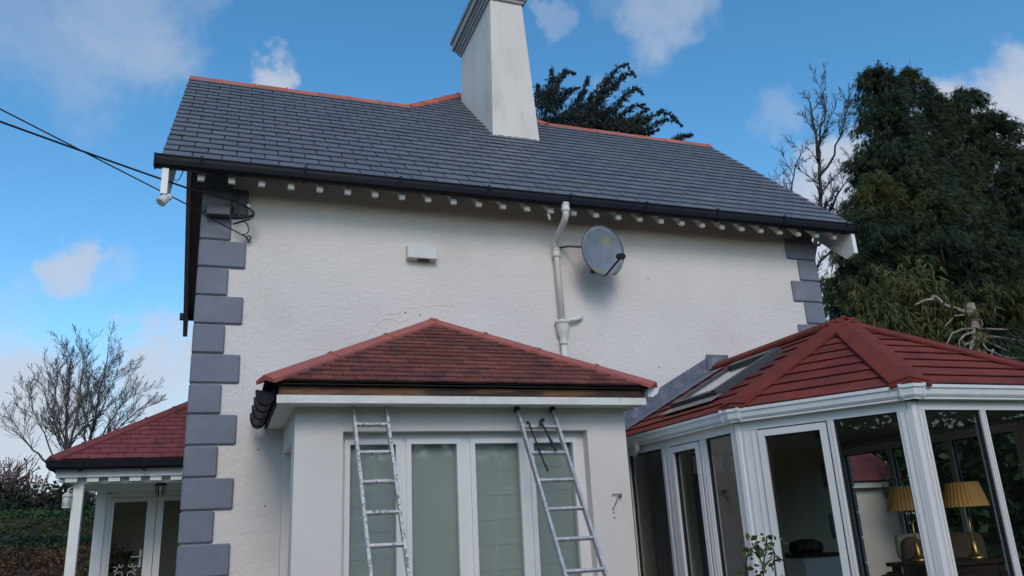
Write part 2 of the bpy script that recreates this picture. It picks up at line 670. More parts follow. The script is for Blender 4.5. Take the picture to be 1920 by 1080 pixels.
def fast_mesh(name, verts, faces_n, nf):
    """verts (N,3) array where every nf consecutive vertices are one face"""
    me = bpy.data.meshes.new(name)
    nv = len(verts)
    me.vertices.add(nv)
    me.vertices.foreach_set("co", np.ascontiguousarray(verts, dtype=np.float32).ravel())
    nfaces = nv // nf
    me.loops.add(nv)
    me.loops.foreach_set("vertex_index", np.arange(nv, dtype=np.int32))
    me.polygons.add(nfaces)
    me.polygons.foreach_set("loop_start", np.arange(0, nv, nf, dtype=np.int32))
    me.polygons.foreach_set("loop_total", np.full(nfaces, nf, dtype=np.int32))
    me.update(calc_edges=True)
    return me


def unit(a):
    return a / (np.linalg.norm(a, axis=-1, keepdims=True) + 1e-9)


def blades(P, D, length, width, fan=.9, k=6, droop=.35):
    """k kite blades fanning about direction D at every point P: (n*k*4,3) vertices"""
    n = len(P)
    P = np.repeat(P, k, 0)
    D = np.repeat(unit(D), k, 0)
    L = np.repeat(np.broadcast_to(length, (n,)), k)[:, None] * rng.uniform(.55, 1.15, (n * k, 1))
    R = rng.normal(0, 1, (n * k, 3))
    d = unit(D + R * fan * .5)
    d[:, 2] -= droop * rng.uniform(.2, 1, n * k)
    d = unit(d)
    s = unit(np.cross(d, rng.normal(0, 1, (n * k, 3))))
    w = np.broadcast_to(width, (n,))
    w = np.repeat(w, k)[:, None] * rng.uniform(.6, 1.2, (n * k, 1))
    mid = P + d * L * .45
    return np.stack([P, mid + s * w, P + d * L, mid - s * w], 1).reshape(-1, 3)


def leaf_quads(P, size, nrm=None, flat=.5, aspect=.55):
    n = len(P)
    a = rng.normal(0, 1, (n, 3))
    if nrm is not None:
        a = a * flat + nrm
    a = unit(a)
    t = unit(np.cross(a, rng.normal(0, 1, (n, 3))))
    b = np.cross(a, t)
    sz = (np.broadcast_to(size, (n,)) * rng.uniform(.6, 1.3, n))[:, None]
    return np.stack([P - t * sz, P + b * sz * aspect, P + t * sz, P - b * sz * aspect], 1).reshape(-1, 3)


def segs_mesh(name, S, n=4):
    """S: list of (p0, p1, r0, r1): tapered twigs as open n-gon tubes"""
    p0 = np.array([s[0] for s in S])
    p1 = np.array([s[1] for s in S])
    r0 = np.array([s[2] for s in S])[:, None]
    r1 = np.array([s[3] for s in S])[:, None]
    d = unit(p1 - p0)
    ref = np.where(np.abs(d[:, 2:3]) < .9, np.array([[0, 0, 1.0]]), np.array([[1.0, 0, 0]]))
    a = unit(np.cross(d, ref))
    b = np.cross(a, d)
    out = []
    for k in range(n):
        q0, q1 = 2 * math.pi * k / n, 2 * math.pi * (k + 1) / n
        e0 = math.cos(q0) * a + math.sin(q0) * b
        e1 = math.cos(q1) * a + math.sin(q1) * b
        out.append(np.stack([p0 + e0 * r0, p0 + e1 * r0, p1 + e1 * r1, p1 + e0 * r1], 1))
    return fast_mesh(name, np.concatenate(out, 0).reshape(-1, 3), None, 4)


def grow(S, p, d, L, r, depth, rr, up=.25, spread=.55, kids=(2, 4), shrink=(.62, .82), minr=.006, nseg=4, wig=.10):
    """recursive bare branch; appends twig segments"""
    p = np.array(p, float)
    d = unit(np.array(d, float))
    pts = [p]
    for i in range(nseg):
        d = unit(d + rr.normal(0, wig, 3) + np.array([0, 0, up * .25]))
        q = p + d * L / nseg
        ra = max(r * (1 - .55 * i / nseg), minr)
        rb = max(r * (1 - .55 * (i + 1) / nseg), minr)
        S.append((p, q, ra, rb))
        p = q
        pts.append(p)
        if depth > 0 and i >= 1:
            for _ in range(rr.integers(1, 3) if depth < 3 else 1):
                a = unit(np.cross(d, rr.normal(0, 1, 3)))
                dd = unit(d + a * spread * rr.uniform(.7, 1.3) + np.array([0, 0, up]))
                grow(S, p, dd, L * rr.uniform(*shrink), rb * .62, depth - 1, rr, up, spread, kids, shrink, minr, nseg, wig)
    if depth > 0:
        for _ in range(2):
            a = unit(np.cross(d, rr.normal(0, 1, 3)))
            dd = unit(d + a * spread * .5 * rr.uniform(.4, 1.2) + np.array([0, 0, up]))
            grow(S, p, dd, L * rr.uniform(*shrink), max(r * .42, minr), depth - 1, rr, up, spread, kids, shrink, minr, nseg, wig)

# ================================================================== the ground
D = 8.24                     # front wall of the house
gm = MB()
gm.poly([(-900, -900, 0), (900, -900, 0), (900, 900, 0), (-900, 900, 0)])
g = part("ground", gm, "grass")
tag(g, "lawn running out to the horizon round the white house", "ground", kind="structure")
tm = MB().box(-3.2, 8.6, 3.3, 8.2, -.05, .06)  # unseen paving added to bounce light onto the wall
tag(part("terrace", tm, "paving"), "pale paved terrace at the foot of the house, unseen, added to bounce light", "terrace", kind="structure")

# ================================================================== the house
TP = math.tan(RAD(42.2))
CP, SP = math.cos(RAD(42.2)), math.sin(RAD(42.2))
EY, EZ = 7.80, 5.33          # roof edge
RY = 10.70
RZ = EZ + (RY - EY) * TP
XL, XR = -.325, 7.47
VL, VR = -.73, 7.82
house = thing("house", (3.57, D, 0), "white rendered two-storey house with slate roof and grey corner stones", "house")
wm = MB()
prof = [(XL, D, 0), (XL, 2 * RY - D, 0), (XL, 2 * RY - D, 5.55), (XL, RY, RZ - .15), (XL, D, 5.55)]
wm.prism(prof, (XR - XL, 0, 0))
wm.box(.4, 6.7, 2 * RY - D, 18.2, 0, 5.2)
house_wall = part("wall", wm, "render_white", house)
# hairline cracks and patched plaster, standing slightly proud of the render
def crack(pts, w=.006):
    mb = MB()
    q = [at(x, y, D - .0005) for x, y in pts]
    mb.tube(q, w * .95, 6)
    part("plaster_ridge", mb, "render_white", house_wall)
crack([(676, 642), (697, 616), (716, 600), (727, 597), (741, 600), (748, 606), (765, 599)], .005)
crack([(765, 599), (766, 580), (768, 560)], .003)
crack([(725, 588), (738, 589), (750, 587)], .006)
crack([(770, 578), (810, 572), (850, 574)], .003)
crack([(459, 560), (457, 620), (458, 680), (455, 740)], .003)
crack([(640, 660), (655, 655), (672, 648)], .004)
for px, py in ((1215, 522), (760, 585), (787, 590), (498, 730), (1236, 687), (484, 842), (497, 948)):
    mb = MB()
    mb.lathe(at(px, py, D - .002) - np.array([0, 0, .012]), [(.003, 0), (.008, .005), (.006, .013), (.002, .016)], 7)
    part("wall_plug", mb, "rust", house_wall)

roof_m = MB()
roof_m.prism([(VL, EY, EZ), (VL, RY, RZ), (VL, 2 * RY - EY, EZ), (VL, 2 * RY - EY, EZ - .06), (VL, RY, RZ - .08), (VL, EY, EZ - .06)],
             (VR - VL, 0, 0))
NXL, NXR, PX = 2.42, 4.72, 3.57           # the rear wing's hipped end rises above the ridge
PV = 5.46
PY, PZ = EY + PV * CP, EZ + PV * SP
roof_m.hexa([(NXL, RY + .005, RZ - .08), (NXR, RY + .005, RZ - .08), (6.9, 17.5, 6.0), (.24, 17.5, 6.0),
             (PX - .01, PY, PZ - .01), (PX + .01, PY, PZ - .01), (PX + .01, 17.5, PZ - .01), (PX - .01, 17.5, PZ - .01)])
roof = part("roof", roof_m, "roof_deck", house)
vr = (RY - EY) / CP
polys = [[(0, -.01), (VR - VL, -.01), (VR - VL, vr), (0, vr)],
         [(NXL - VL, vr), (NXR - VL, vr), (PX - VL + .02, PV), (PX - VL - .02, PV)]]
lay_tiles("slate", polys, (VL, EY, EZ), (1, 0, 0), (0, CP, SP), .1962, .28, .009, .016, "slate", roof, limit=300, gap=.013,
          jitter=.0018, rest_name="upper_slates")

front_n = np.array([0, -SP, CP])
dn_f, dn_b = np.array([0, -CP, -SP]), np.array([0, CP, -SP])
def ridge_run(p0, p1, sl, sr, L, w=.125, name="ridge_tile", material="ridge_clay", parent=roof, t=.026):
    p0, p1 = np.array(p0, float), np.array(p1, float)
    n = max(1, int(round(np.linalg.norm(p1 - p0) / L)))
    e = (p1 - p0) / n
    ee = e / np.linalg.norm(e)
    for k in range(n):
        a, b = p0 + e * k + ee * .004, p0 + e * (k + 1) - ee * .004
        mb = MB()
        dz = random.uniform(-.003, .004)
        chevron(mb, a, b, sl, sr, w, t, .012 + dz)
        chevron(mb, b - ee * .035, b - ee * .001, sl, sr, w + .006, t + .008, .012 + dz)
        part(name, mb, material, parent)
ridge_run((VL, RY, RZ), (NXL, RY, RZ), dn_f, dn_b, .46)
ridge_run((NXR, RY, RZ), (VR, RY, RZ), dn_f, dn_b, .46)
def slope_dir(e, n, toward):
    s = np.cross(e, n)
    s /= np.linalg.norm(s)
    return s if s @ toward > 0 else -s
for nx, sg in ((NXL, 1), (NXR, -1)):
    p0, p1 = np.array([nx, RY, RZ]), np.array([PX, PY, PZ])
    e = (p1 - p0) / np.linalg.norm(p1 - p0)
    s1 = slope_dir(e, front_n, np.array([sg, 0, -.3]))
    nb = np.cross(e, [0, 1, 0])
    s2 = slope_dir(e, nb, np.array([0, 1.0, -.2]))
    ridge_run(p0, p1, s1, s2, .47)
# rafters under the eaves
for k in range(28):
    x = -.356 + .2925 * k
    mb = MB().prism([(x - .032, 7.86, 5.31), (x - .032, 8.26, 5.31 + .40 * TP), (x - .032, 8.26, 5.15 + .40 * TP), (x - .032, 7.885, 5.128), (x - .032, 7.86, 5.137)],
                    (.064, 0, 0))
    part("rafter_tail", mb, "paint_white", house)
# barge boards
for x in (VL + .02, VR - .08):
    mb = MB()
    low = [(y, z) for y, z in ((7.775, 4.92), (7.93, 4.885), (8.06, 5.02))]
    pr = [(7.775, 5.235), (RY, RZ - .085), (2 * RY - 7.775, 5.235), (2 * RY - 7.775, 4.92), (2 * RY - 7.93, 4.885),
          (RY, 7.41), (7.93, 4.885), (7.775, 4.92)]
    # two halves so every face stays convex
    mb.prism([(x, 7.775, 5.235), (x, RY, RZ - .085), (x, RY, 7.41), (x, 7.93, 4.885), (x, 7.775, 4.92)], (.06, 0, 0))
    part("barge_board", mb, "paint_white", house)
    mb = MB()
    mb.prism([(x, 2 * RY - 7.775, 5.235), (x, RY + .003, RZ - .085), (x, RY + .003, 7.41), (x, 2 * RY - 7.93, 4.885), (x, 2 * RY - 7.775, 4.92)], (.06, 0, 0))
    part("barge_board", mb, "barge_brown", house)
for a_, b_ in ((VL + .082, XL - .022), (XR + .022, VR - .082)):
    for sg in (0, 1):
        yy = (lambda y: 2 * RY - y) if sg else (lambda y: y)
        y1_ = RY - .02
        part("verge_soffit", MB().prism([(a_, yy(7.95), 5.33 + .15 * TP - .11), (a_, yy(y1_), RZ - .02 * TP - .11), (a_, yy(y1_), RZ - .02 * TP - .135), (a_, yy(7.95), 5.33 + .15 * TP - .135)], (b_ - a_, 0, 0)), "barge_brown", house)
GP = [(0, 5.20), (.06, 5.192), (.095, 5.215), (.108, 5.26), (.112, 5.298), (.124, 5.300), (.124, 5.312), (.100, 5.312), (.09, 5.24),
      (.06, 5.212), (.012, 5.212), (.012, 5.305), (0, 5.305)]
gut = part("gutter", sweep(MB(), [(VL - .055, 7.83), (VR - .02, 7.83)], GP), "gutter_black", house)
part("gutter", sweep(MB(), [(VR - .02, 2 * RY - 7.83), (VL - .055, 2 * RY - 7.83)], GP), "gutter_black", house)
for x in (VL - .058, VR - .02):
    part("stop_end", MB().box(x, x + .012, 7.703, 7.833, 5.19, 5.318), "gutter_black", gut)
for k in range(9):
    x = -.37 + k * 1.0
    part("gutter_bracket", sweep(MB(), [(x, 7.83), (x + .03, 7.83)], [(0, 5.190), (.06, 5.180), (.102, 5.208), (.118, 5.26), (.132, 5.300), (.132, 5.325),
         (.09, 5.325), (.0, 5.315)]), "gutter_black", gut)
# corner stones
def quoin_mesh(w):
    return bevel_mesh(MB().box(0, w, 0, .33, 0, .288), "quoin", .014)
QM = {k: quoin_mesh(w) for k, w in dict(ll=.459, ls=.301, rl=.47, rs=.31).items()}
for me in QM.values():
    me.materials.append(MATS["quoin_grey"])
for b in range(-3, 15):
    z = 4.64 - .3 * (b + 1) + .006
    lo = (b % 2 == 0) if b >= 0 else (b % 2 == 0)
    for side, x0 in (("l", -.345), ("r", XR + .02)):
        me = QM[side + ("l" if lo else "s")]
        o = bpy.data.objects.new("corner_stone", me)
        col.objects.link(o)
        o.parent = house
        o.matrix_parent_inverse = Matrix.Translation(-Vector(house.location))
        w = {"ll": .459, "ls": .301, "rl": .47, "rs": .31}[side + ("l" if lo else "s")]
        o.location = (x0 if side == "l" else x0 - w, D - .03 + random.uniform(-.003, .003), z + random.uniform(-.002, .002))
        o.rotation_euler = (random.uniform(-.004, .004), random.uniform(-.004, .004), random.uniform(-.006, .006))
# chimney
cm = MB()
def ch(z):
    t = (z - 7.1) / 2.4
    return (3.445 + .06 * t, 4.175 - .155 * t, 9.77 + .0 * t, 11.50 - .14 * t)
def chring(z, o=0):
    a, b, c, d = ch(z)
    return [(a - o, c - o, z), (b + o, c - o, z), (b + o, d + o, z), (a - o, d + o, z)]
cm.loft([chring(6.7), chring(9.52)])
chim = part("chimney", cm, "chimney_render", house)
for z0, z1, o in ((9.47, 9.52, .030), (9.52, 9.575, .060), (9.575, 9.63, .090), (9.63, 9.76, .135), (9.76, 9.82, .165), (9.82, 9.90, .06)):
    part("chimney_moulding", MB().loft([chring(z0, o), chring(z1, o + .008)]), "chimney_lead", chim)
fm = MB()
rr_ = random.Random(4)
for k in range(26):
    x = 3.45 + .72 * k / 26
    h = rr_.uniform(.012, .05)
    y0 = 9.77 - rr_.uniform(.015, .04)
    zb = EZ + (y0 - EY) * TP + .006
    fm.hexa([(x, y0, zb), (x + .032, y0, zb), (x + .032, 9.775, zb + .02), (x, 9.775, zb + .02),
             (x, y0 + .01, zb + h * .4), (x + .032, y0 + .01, zb + h * .5), (x + .032, 9.775, zb + h + .02), (x, 9.775, zb + h + .02)])
part("mortar_fillet", fm, "paving", chim)
# rainwater pipe with swan neck and hopper
yP = D - .065
pa, pb = at(1060, 386, 7.765), at(1061, 404, 7.765)
pc, pd = at(1041, 456, yP), at(1043, 474, yP)
ph = at(1054.5, 604, yP)
pipe = part("downpipe", MB().tube([pd + (0, 0, .02), pd, ph], .036, 14), "pipe_cream", house, True)
part("swan_neck", MB().tube([pa, pb, pb * .85 + pc * .15 + (0, -.0, -.015), pb * .15 + pc * .85 + (0, 0, .015), pc, pd], .038, 14), "pipe_cream", pipe, True)
for p in (pa - (0, 0, .02), pd - (0, 0, .005)):
    part("pipe_collar", MB().lathe(p, [(.046, -.05), (.049, -.045), (.049, -.01), (.046, -.005), (.046, .03), (.05, .035), (.05, .05), (.044, .055)], 16), "pipe_cream", pipe, True)
part("hopper", MB().lathe(ph, [(.042, -.27), (.046, -.25), (.043, -.24), (.043, -.20), (.05, -.17), (.07, -.11), (.078, -.04), (.078, -.02), (.088, -.015), (.09, .01), (.08, .015)], 18), "pipe_cream", pipe, True)
part("lower_pipe", MB().tube([ph - (0, 0, .25), (ph[0] + .01, ph[1], 2.9)], .036, 14), "pipe_cream", pipe, True)
ov = at(1089, 596, D)
part("overflow_pipe", MB().tube([ph + (.05, 0, .02), (ov[0] - .06, yP + .01, ov[2] - .03), (ov[0], D - .02, ov[2])], .022, 10), "pipe_cream", pipe, True)
part("overflow_spout", MB().tube([at(1029, 394, 7.93), at(1028, 402, 7.9), at(1031, 412, 7.9)], .017, 8), "pipe_cream", house, True)
# conservatory side of the wall: plaster, dark glazed doors with added panels imitating bright reflections
iw = MB().box(4.07, 7.4, D - .014, D - .002, .4, 2.42)
part("inner_wall", iw, "olive_wall", house)
dl = at(1300, 900, D - .03)[0]
dr = at(1425, 900, D - .03)[0]
fd = part("french_door", MB().box(dl, dr, D - .05, D - .016, .42, 2.38), "door_blue", house)
for k in range(3):
    x = dl + (dr - dl) * (.22 + .34 * k)
    part("door_rail", MB().box(x, x + .05, D - .075, D - .052, .42, 2.36), "wood_dark", fd)
for a, b, c, d_ in ((1296, 1352, 856, 888), (1366, 1381, 855, 887)):
    x0, x1 = at(a, c, D - .07)[0], at(b, c, D - .07)[0]
    z1, z0 = at(a, c, D - .07)[2], at(a, d_, D - .07)[2]
    part("reflection_panel", MB().box(x0, x1, D - .092, D - .08, z0, z1), "paint_white", fd)

# ================================================================== the bay
BF = 6.87
BX0, BX1 = .555, 3.63
OX0, OX1, OZ = .952, 3.225, 2.492
bay = thing("bay_extension", (2.1, BF, 0), "white single-storey bay with red tiled hip roof and four-light window", "bay")
mb = MB()
mb.box(BX0, OX0, BF, BF + .20, .0, 2.70)
mb.box(OX1, BX1, BF, BF + .20, .0, 2.70)
mb.box(OX0, OX1, BF, BF + .20, OZ, 2.70)
mb.box(OX0, OX1, BF, BF + .20, 0, .44)
mb.box(BX1 - .2, BX1, BF + .20, D, 0, 2.70)
LZ = 2.44
mb.box(BX0, BX0 + .2, BF + .20, 7.16, 0, 2.70)
mb.box(BX0, BX0 + .2, 8.08, D, 0, 2.70)
mb.box(BX0, BX0 + .2, 7.16, 8.08, LZ, 2.70)
mb.box(BX0, BX0 + .2, 7.16, 8.08, 0, .9)
part("wall", mb, "render_smooth", bay)
part("side_window", MB().box(BX0 + .12, BX0 + .16, 7.16, 8.08, .9, LZ), "upvc", bay)
part("ceiling", MB().box(BX0 + .2, BX1 - .2, BF + .2, D, 2.60, 2.69), "paint_white", bay)
WY = BF + .11
win = part("window_frame", MB().box(OX0, OX1, WY, WY + .06, OZ - .055, OZ), "upvc", bay)
xs = [at(px, 900, WY)[0] for px in (655.5, 742, 771, 857.5, 892, 975, 1003, 1077)]
zt = 2.39
mb = MB()
edges = [OX0, xs[0], xs[1], xs[2], xs[3], xs[4], xs[5], xs[6], xs[7], OX1]
for k in (0, 2, 4, 6, 8):
    mb.box(edges[k], edges[k + 1], WY, WY + .06, .44, OZ - .055)
part("mullions", mb, "upvc", win)
for k in range(4):
    a, b = xs[2 * k], xs[2 * k + 1]
    part("sash", MB().box(a - .045, b + .045, WY - .018, WY - .002, zt, zt + .045).box(a - .045, a, WY - .018, WY - .002, .5, zt).box(b, b + .045, WY - .018, WY - .002, .5, zt), "upvc", win)
    part("top_rail", MB().box(a, b, WY, WY + .06, zt, OZ - .055), "upvc", win)
    part("pane", MB().box(a, b, WY + .02, WY + .03, .44, zt), "glass_frost", win)
    bl_ = part("blind", MB().box(a - .02, b + .02, WY + .075, WY + .085, .44, zt + .04), "blind", win)
    if k in (0, 2, 3):
        for j in range(7):
            zz_ = zt - .30 - .215 * j + .03 * k
            bd_ = MB().box(a - .01, b + .01, WY + .071, WY + .0745, zz_, zz_ + .006)
            part("blind_seam", bd_, "blind", win)
part("cill", MB().box(OX0 - .04, OX1 + .04, BF - .05, BF - .002, .37, .43), "upvc", bay)
# eaves
part("soffit", MB().box(.40, 3.735, 6.645, BF + .0, 2.700, 2.715).box(.40, BX0 - .002, BF, D, 2.70, 2.715).box(BX1 + .002, 3.735, BF, D, 2.70, 2.715), "paint_old", bay)
part("fascia", MB().box(.385, 3.745, 6.618, 6.640, 2.692, 2.757), "paint_old", bay)
part("bare_board", MB().box(.40, 3.73, 6.645, 6.69, 2.757, 2.832), "timber_bare", bay)
part("underlay", MB().box(.37, 3.76, 6.70, 6.72, 2.80, 2.875).box(.36, 3.77, 6.60, 6.70, 2.842, 2.850), "timber_dark", bay)
part("side_board", MB().box(.372, .398, 6.72, D - .01, 2.70, 2.86), "timber_dark", bay)
part("side_board", MB().box(3.737, 3.76, 6.72, D - .01, 2.70, 2.86), "paint_old", bay)
EBY, EBZ = 6.585, 2.862
AX, AY = 2.10, 8.225
AZ = 3.845
rm = MB()
L_, R_, Ap = (.30, EBY, EBZ), (3.82, EBY, EBZ), (AX, AY, AZ)
rm.v = [L_, R_, Ap, (.30, AY, EBZ), (3.82, AY, EBZ)]
rm.f = [(0, 1, 2), (0, 2, 3), (1, 4, 2), (0, 3, 4, 1), (3, 2, 4)]
bay_roof = part("roof", rm, "timber_dark", bay)
sl_ = math.hypot(AY - EBY, AZ - EBZ)
ev_b = np.array([0, AY - EBY, AZ - EBZ]) / sl_
lay_tiles("roof_tile", [[(0, 0), (3.52, 0), (AX - .30, sl_)]], L_, (1, 0, 0), ev_b, .118, .178, .013, .012, "tile_red", bay_roof,
          gap=.006, jitter=.004)
for (c, eu, sgn) in (((.30, AY, EBZ), (0, -1, 0), 1), ((3.82, EBY, EBZ), (0, 1, 0), -1)):
    hw = (AX - .30) if sgn == 1 else (3.82 - AX)
    s2_ = math.hypot(hw, AZ - EBZ)
    evs = np.array([sgn * hw, 0, AZ - EBZ]) / s2_
    w_ = AY - EBY
    po = [(0, 0), (w_, 0), (0, s2_)] if sgn == 1 else [(0, 0), (w_, 0), (w_, s2_)]
    lay_tiles("roof_tile", [po], c, eu, evs, .236, None, .013, .012, "tile_red", bay_roof)
nfb = np.cross([1, 0, 0], ev_b)
for p, sg in ((L_, 1), (R_, -1)):
    p, q = np.array(p), np.array(Ap)
    e = (q - p) / np.linalg.norm(q - p)
    s1 = slope_dir(e, nfb, np.array([sg, 0, -.5]))
    nb = np.cross(np.array([0, 1.0, 0]), np.array([sg * abs(AX - p[0]), 0, AZ - EBZ]))
    s2 = slope_dir(e, nb, np.array([0, 1.0, -.5]))
    ridge_run(p - e * .02, q, s1, s2, .80 if sg == 1 else .62, .105, "hip_tile", "hip_red", bay_roof, .03)
# left eaves gutter with its brackets, loose from the wall end; right gutter cut off square
GB = [(0, 2.735), (.03, 2.695), (.075, 2.682), (.115, 2.70), (.135, 2.745), (.138, 2.80), (.128, 2.80), (.122, 2.748), (.105, 2.712), (.075, 2.695), (.037, 2.706), (.012, 2.74)]
gl_ = part("gutter", sweep(MB(), [(.372, 8.15), (.372, 6.66)], GB), "gutter_black", bay)
for y in (6.70, 7.05, 7.48, 7.95):
    part("gutter_bracket", sweep(MB(), [(.37, y + .045), (.37, y)], [(0, 2.725), (.028, 2.688), (.075, 2.674), (.12, 2.694), (.144, 2.745), (.147, 2.81), (.138, 2.81), (.0, 2.79)]), "gutter_black", gl_)
GW = [(0, 2.765), (.055, 2.765), (.062, 2.778), (.09, 2.788), (.112, 2.815), (.116, 2.838), (.128, 2.841), (.128, 2.854), (.0, 2.854)]
gw_ = part("gutter", sweep(MB(), [(3.765, 6.60), (3.765, D - .02)], GW), "gutter_white", bay)

# ================================================================== the conservatory
ZE = 2.49
A0, B0 = np.array([3.941, 5.64]), np.array([4.681, 4.385])
CXM = 5.704
mir = lambda p: np.array([2 * CXM - p[0], p[1]])
A1, B1 = mir(A0), mir(B0)
APX = np.array([CXM, 6.06, 3.42])
cons = thing("conservatory", (CXM, 6.2, .4), "white framed glazed conservatory with dark red metal-tiled roof", "conservatory")
plan = [np.array([A0[0], D - .01]), A0, B0, B1, A1, np.array([A1[0], D - .01])]   # walking anticlockwise: outward is right? see below
# outward must lie to the right of travel: going wall -> A0 -> B0 -> B1 -> A1 runs with the outside on the right hand
def offset_plan(pl, d):
    out = []
    for i, p in enumerate(pl):
        if 0 < i < len(pl) - 1:
            a = pl[i] - pl[i - 1]
            b = pl[i + 1] - pl[i]
            a = a / np.linalg.norm(a)
            b = b / np.linalg.norm(b)
            na, nb = np.array([a[1], -a[0]]), np.array([b[1], -b[0]])
            bi = (na + nb) / ((na + nb) @ na)
        else:
            a = (pl[1] - pl[0]) if i == 0 else (pl[-1] - pl[-2])
            a = a / np.linalg.norm(a)
            bi = np.array([a[1], -a[0]])
        out.append(p + bi * d)
    return out
GC = [(-.105, 2.405), (-.03, 2.402), (-.016, 2.42), (-.012, 2.46), (0, 2.466), (0, 2.488), (-.012, 2.492), (-.105, 2.47)]
frame = offset_plan(plan, -.125)
for i in range(5):
    # each length stops short of the corner pieces
    a, b = plan[i], plan[i + 1]
    e = (b - a) / np.linalg.norm(b - a)
    a2 = a + e * (0 if i == 0 else .085)
    b2 = b - e * (0 if i == 4 else .085)
    part("gutter", sweep(MB(), [a2, b2], GC), "gutter_white", cons)
    mbh = MB()
    part("eaves_soffit", sweep(MB(), [a + e * (0 if i == 0 else .012), b - e * (0 if i == 4 else .012)], [(-.18, 2.385), (-.028, 2.385), (-.028, 2.398), (-.18, 2.398)]), "upvc", cons)
for i in range(1, 5):
    p = plan[i]
    e0 = (plan[i - 1] - p) / np.linalg.norm(plan[i - 1] - p)
    e1 = (plan[i + 1] - p) / np.linalg.norm(plan[i + 1] - p)
    gc2 = [(d + (.007 if d > -.05 else 0), z + (.004 if z > 2.45 else -.004)) for d, z in GC]
    cnr = part("gutter_corner", sweep(MB(), [p + e0 * .10, p, p + e1 * .10], gc2), "gutter_white", cons)
    for e in (e0, e1):
        q0, q1 = p + e * .084, p + e * .104
        if e is e0:
            q0, q1 = q1, q0
        gc3 = [(d + (.014 if d > -.05 else 0), z + (.009 if z > 2.45 else -.009)) for d, z in GC]
        part("gutter_clip", sweep(MB(), [q0, q1], gc3), "gutter_white", cnr)
# frames, facet by facet: (s, width...) measured along each side from its first corner
FT, FB = 2.385, .4
ZG = 2.315
def facet(i, posts, panes, door=None):
    p, q = frame[i], frame[i + 1]
    L = np.linalg.norm(q - p)
    ex = np.append((q - p) / L, 0)
    ey = np.array([ex[1], -ex[0], 0])
    o = np.append(p, 0)
    part("head_rail", MB().obox(o, ex, ey, .0 if i == 0 else .03, L if i == 4 else L - .03, -.035, .035, ZG, FT), "upvc", cons)
    for (a, b) in posts:
        pm = MB().obox(o, ex, ey, a, b, -.032, .032, FB, ZG - .001)
        po = part("post", pm, "upvc", cons)
        if b - a > .05:
            for f_ in (.28, .72):
                x = a + (b - a) * f_
                part("cover_strip", MB().obox(o, ex, ey, x - .006, x + .006, .033, .039, FB, ZG - .002), "upvc", po)
    for (a, b) in panes:
        pn = part("pane", MB().obox(o, ex, ey, a + .003, b - .003, -.006, .006, FB + .02, ZG - .008), "glass", cons)
        bd = MB()
        for (u0, u1, z0, z1) in ((a, a + .010, FB, ZG - .002), (b - .010, b, FB, ZG - .002), (a + .010, b - .010, ZG - .012, ZG - .002)):
            bd.obox(o, ex, ey, u0, u1, -.012, .018, z0, z1)
        part("glazing_bead", bd, "glazing_bead", pn)
    for (a, b) in (door or []):
        w = .052
        dm = MB()
        for (u0, u1, z0, z1) in ((a, a + w, FB, ZG - .012), (b - w, b, FB, ZG - .012), (a + w, b - w, ZG - .012 - w, ZG - .012)):
            dm.obox(o, ex, ey, u0, u1, -.03, .046, z0, z1)
        dd = part("casement", dm, "upvc", cons)
        part("pane", MB().obox(o, ex, ey, a + w, b - w, -.006, .006, FB + .02, ZG - .066), "glass", dd)
        bd = MB()
        for (u0, u1, z0, z1) in ((a + w, a + w + .009, FB, ZG - .066), (b - w - .009, b - w, FB, ZG - .066), (a + w + .009, b - w - .009, ZG - .076, ZG - .066)):
            bd.obox(o, ex, ey, u0, u1, -.012, .02, z0, z1)
        part("glazing_bead", bd, "glazing_bead", dd)
        gp = MB().obox(o, ex, ey, a - .004, a, -.02, .034, FB, ZG - .006).obox(o, ex, ey, b, b + .004, -.02, .034, FB, ZG - .006)
        part("door_gap", gp, "glazing_bead", dd)
    return o, ex, ey, L
ly = lambda y: frame[0][1] - y
L0 = np.linalg.norm(frame[1] - frame[0])
facet(0, [(0, .62), (ly(6.93), ly(6.76)), (ly(6.25), ly(6.15)), (L0 - .085, L0 - .008)],
      [(.62, ly(6.93)), (ly(6.15), L0 - .085)], [(ly(6.76) + .006, ly(6.25) - .006)])
L1 = np.linalg.norm(frame[2] - frame[1])
facet(1, [(.008, .165), (.735, .785), (L1 - .10, L1 - .008)], [(.785, L1 - .10)], [(.172, .728)])
L2 = np.linalg.norm(frame[3] - frame[2])
x0f = frame[2][0]
facet(2, [(.008, .085), (.085 + .545, .085 + .60), (L2 / 2 + .27, L2 / 2 + .325), (L2 - .085, L2 - .008)],
      [(.085, .63), (.685, L2 / 2 + .27), (L2 / 2 + .325, L2 - .085)])
facet(3, [(.008, .10), (L1 * .5 - .03, L1 * .5 + .03), (L1 - .10, L1 - .008)], [(.10, L1 * .5 - .03), (L1 * .5 + .03, L1 - .10)])
facet(4, [(.008, .10), (L0 * .33, L0 * .33 + .06), (L0 * .66, L0 * .66 + .06), (L0 - .1, L0)],
      [(.10, L0 * .33), (L0 * .33 + .06, L0 * .66), (L0 * .66 + .06, L0 - .1)])
for i in range(1, 5):     # ribbed corner posts
    p = frame[i]
    bi = offset_plan(frame, .03)[i] - p
    pc_ = part("corner_post", MB().lathe((p[0], p[1], 0), [(.042, FB), (.042, FT - .003)], 8), "upvc", cons)
part("floor", MB().prism([(*f_, .34) for f_ in frame], (0, 0, .06)), "floor_tile", cons)
part("base_wall", MB().prism([(*f_, .0) for f_ in offset_plan(frame, .02)], (0, 0, .335)), "render_smooth", cons)
part("rain_elbow", MB().tube([(3.99, 7.3, 2.43), (3.985, 7.31, 2.36), (4.0, 7.42, 2.31)], .034, 10), "gutter_white", cons, True)
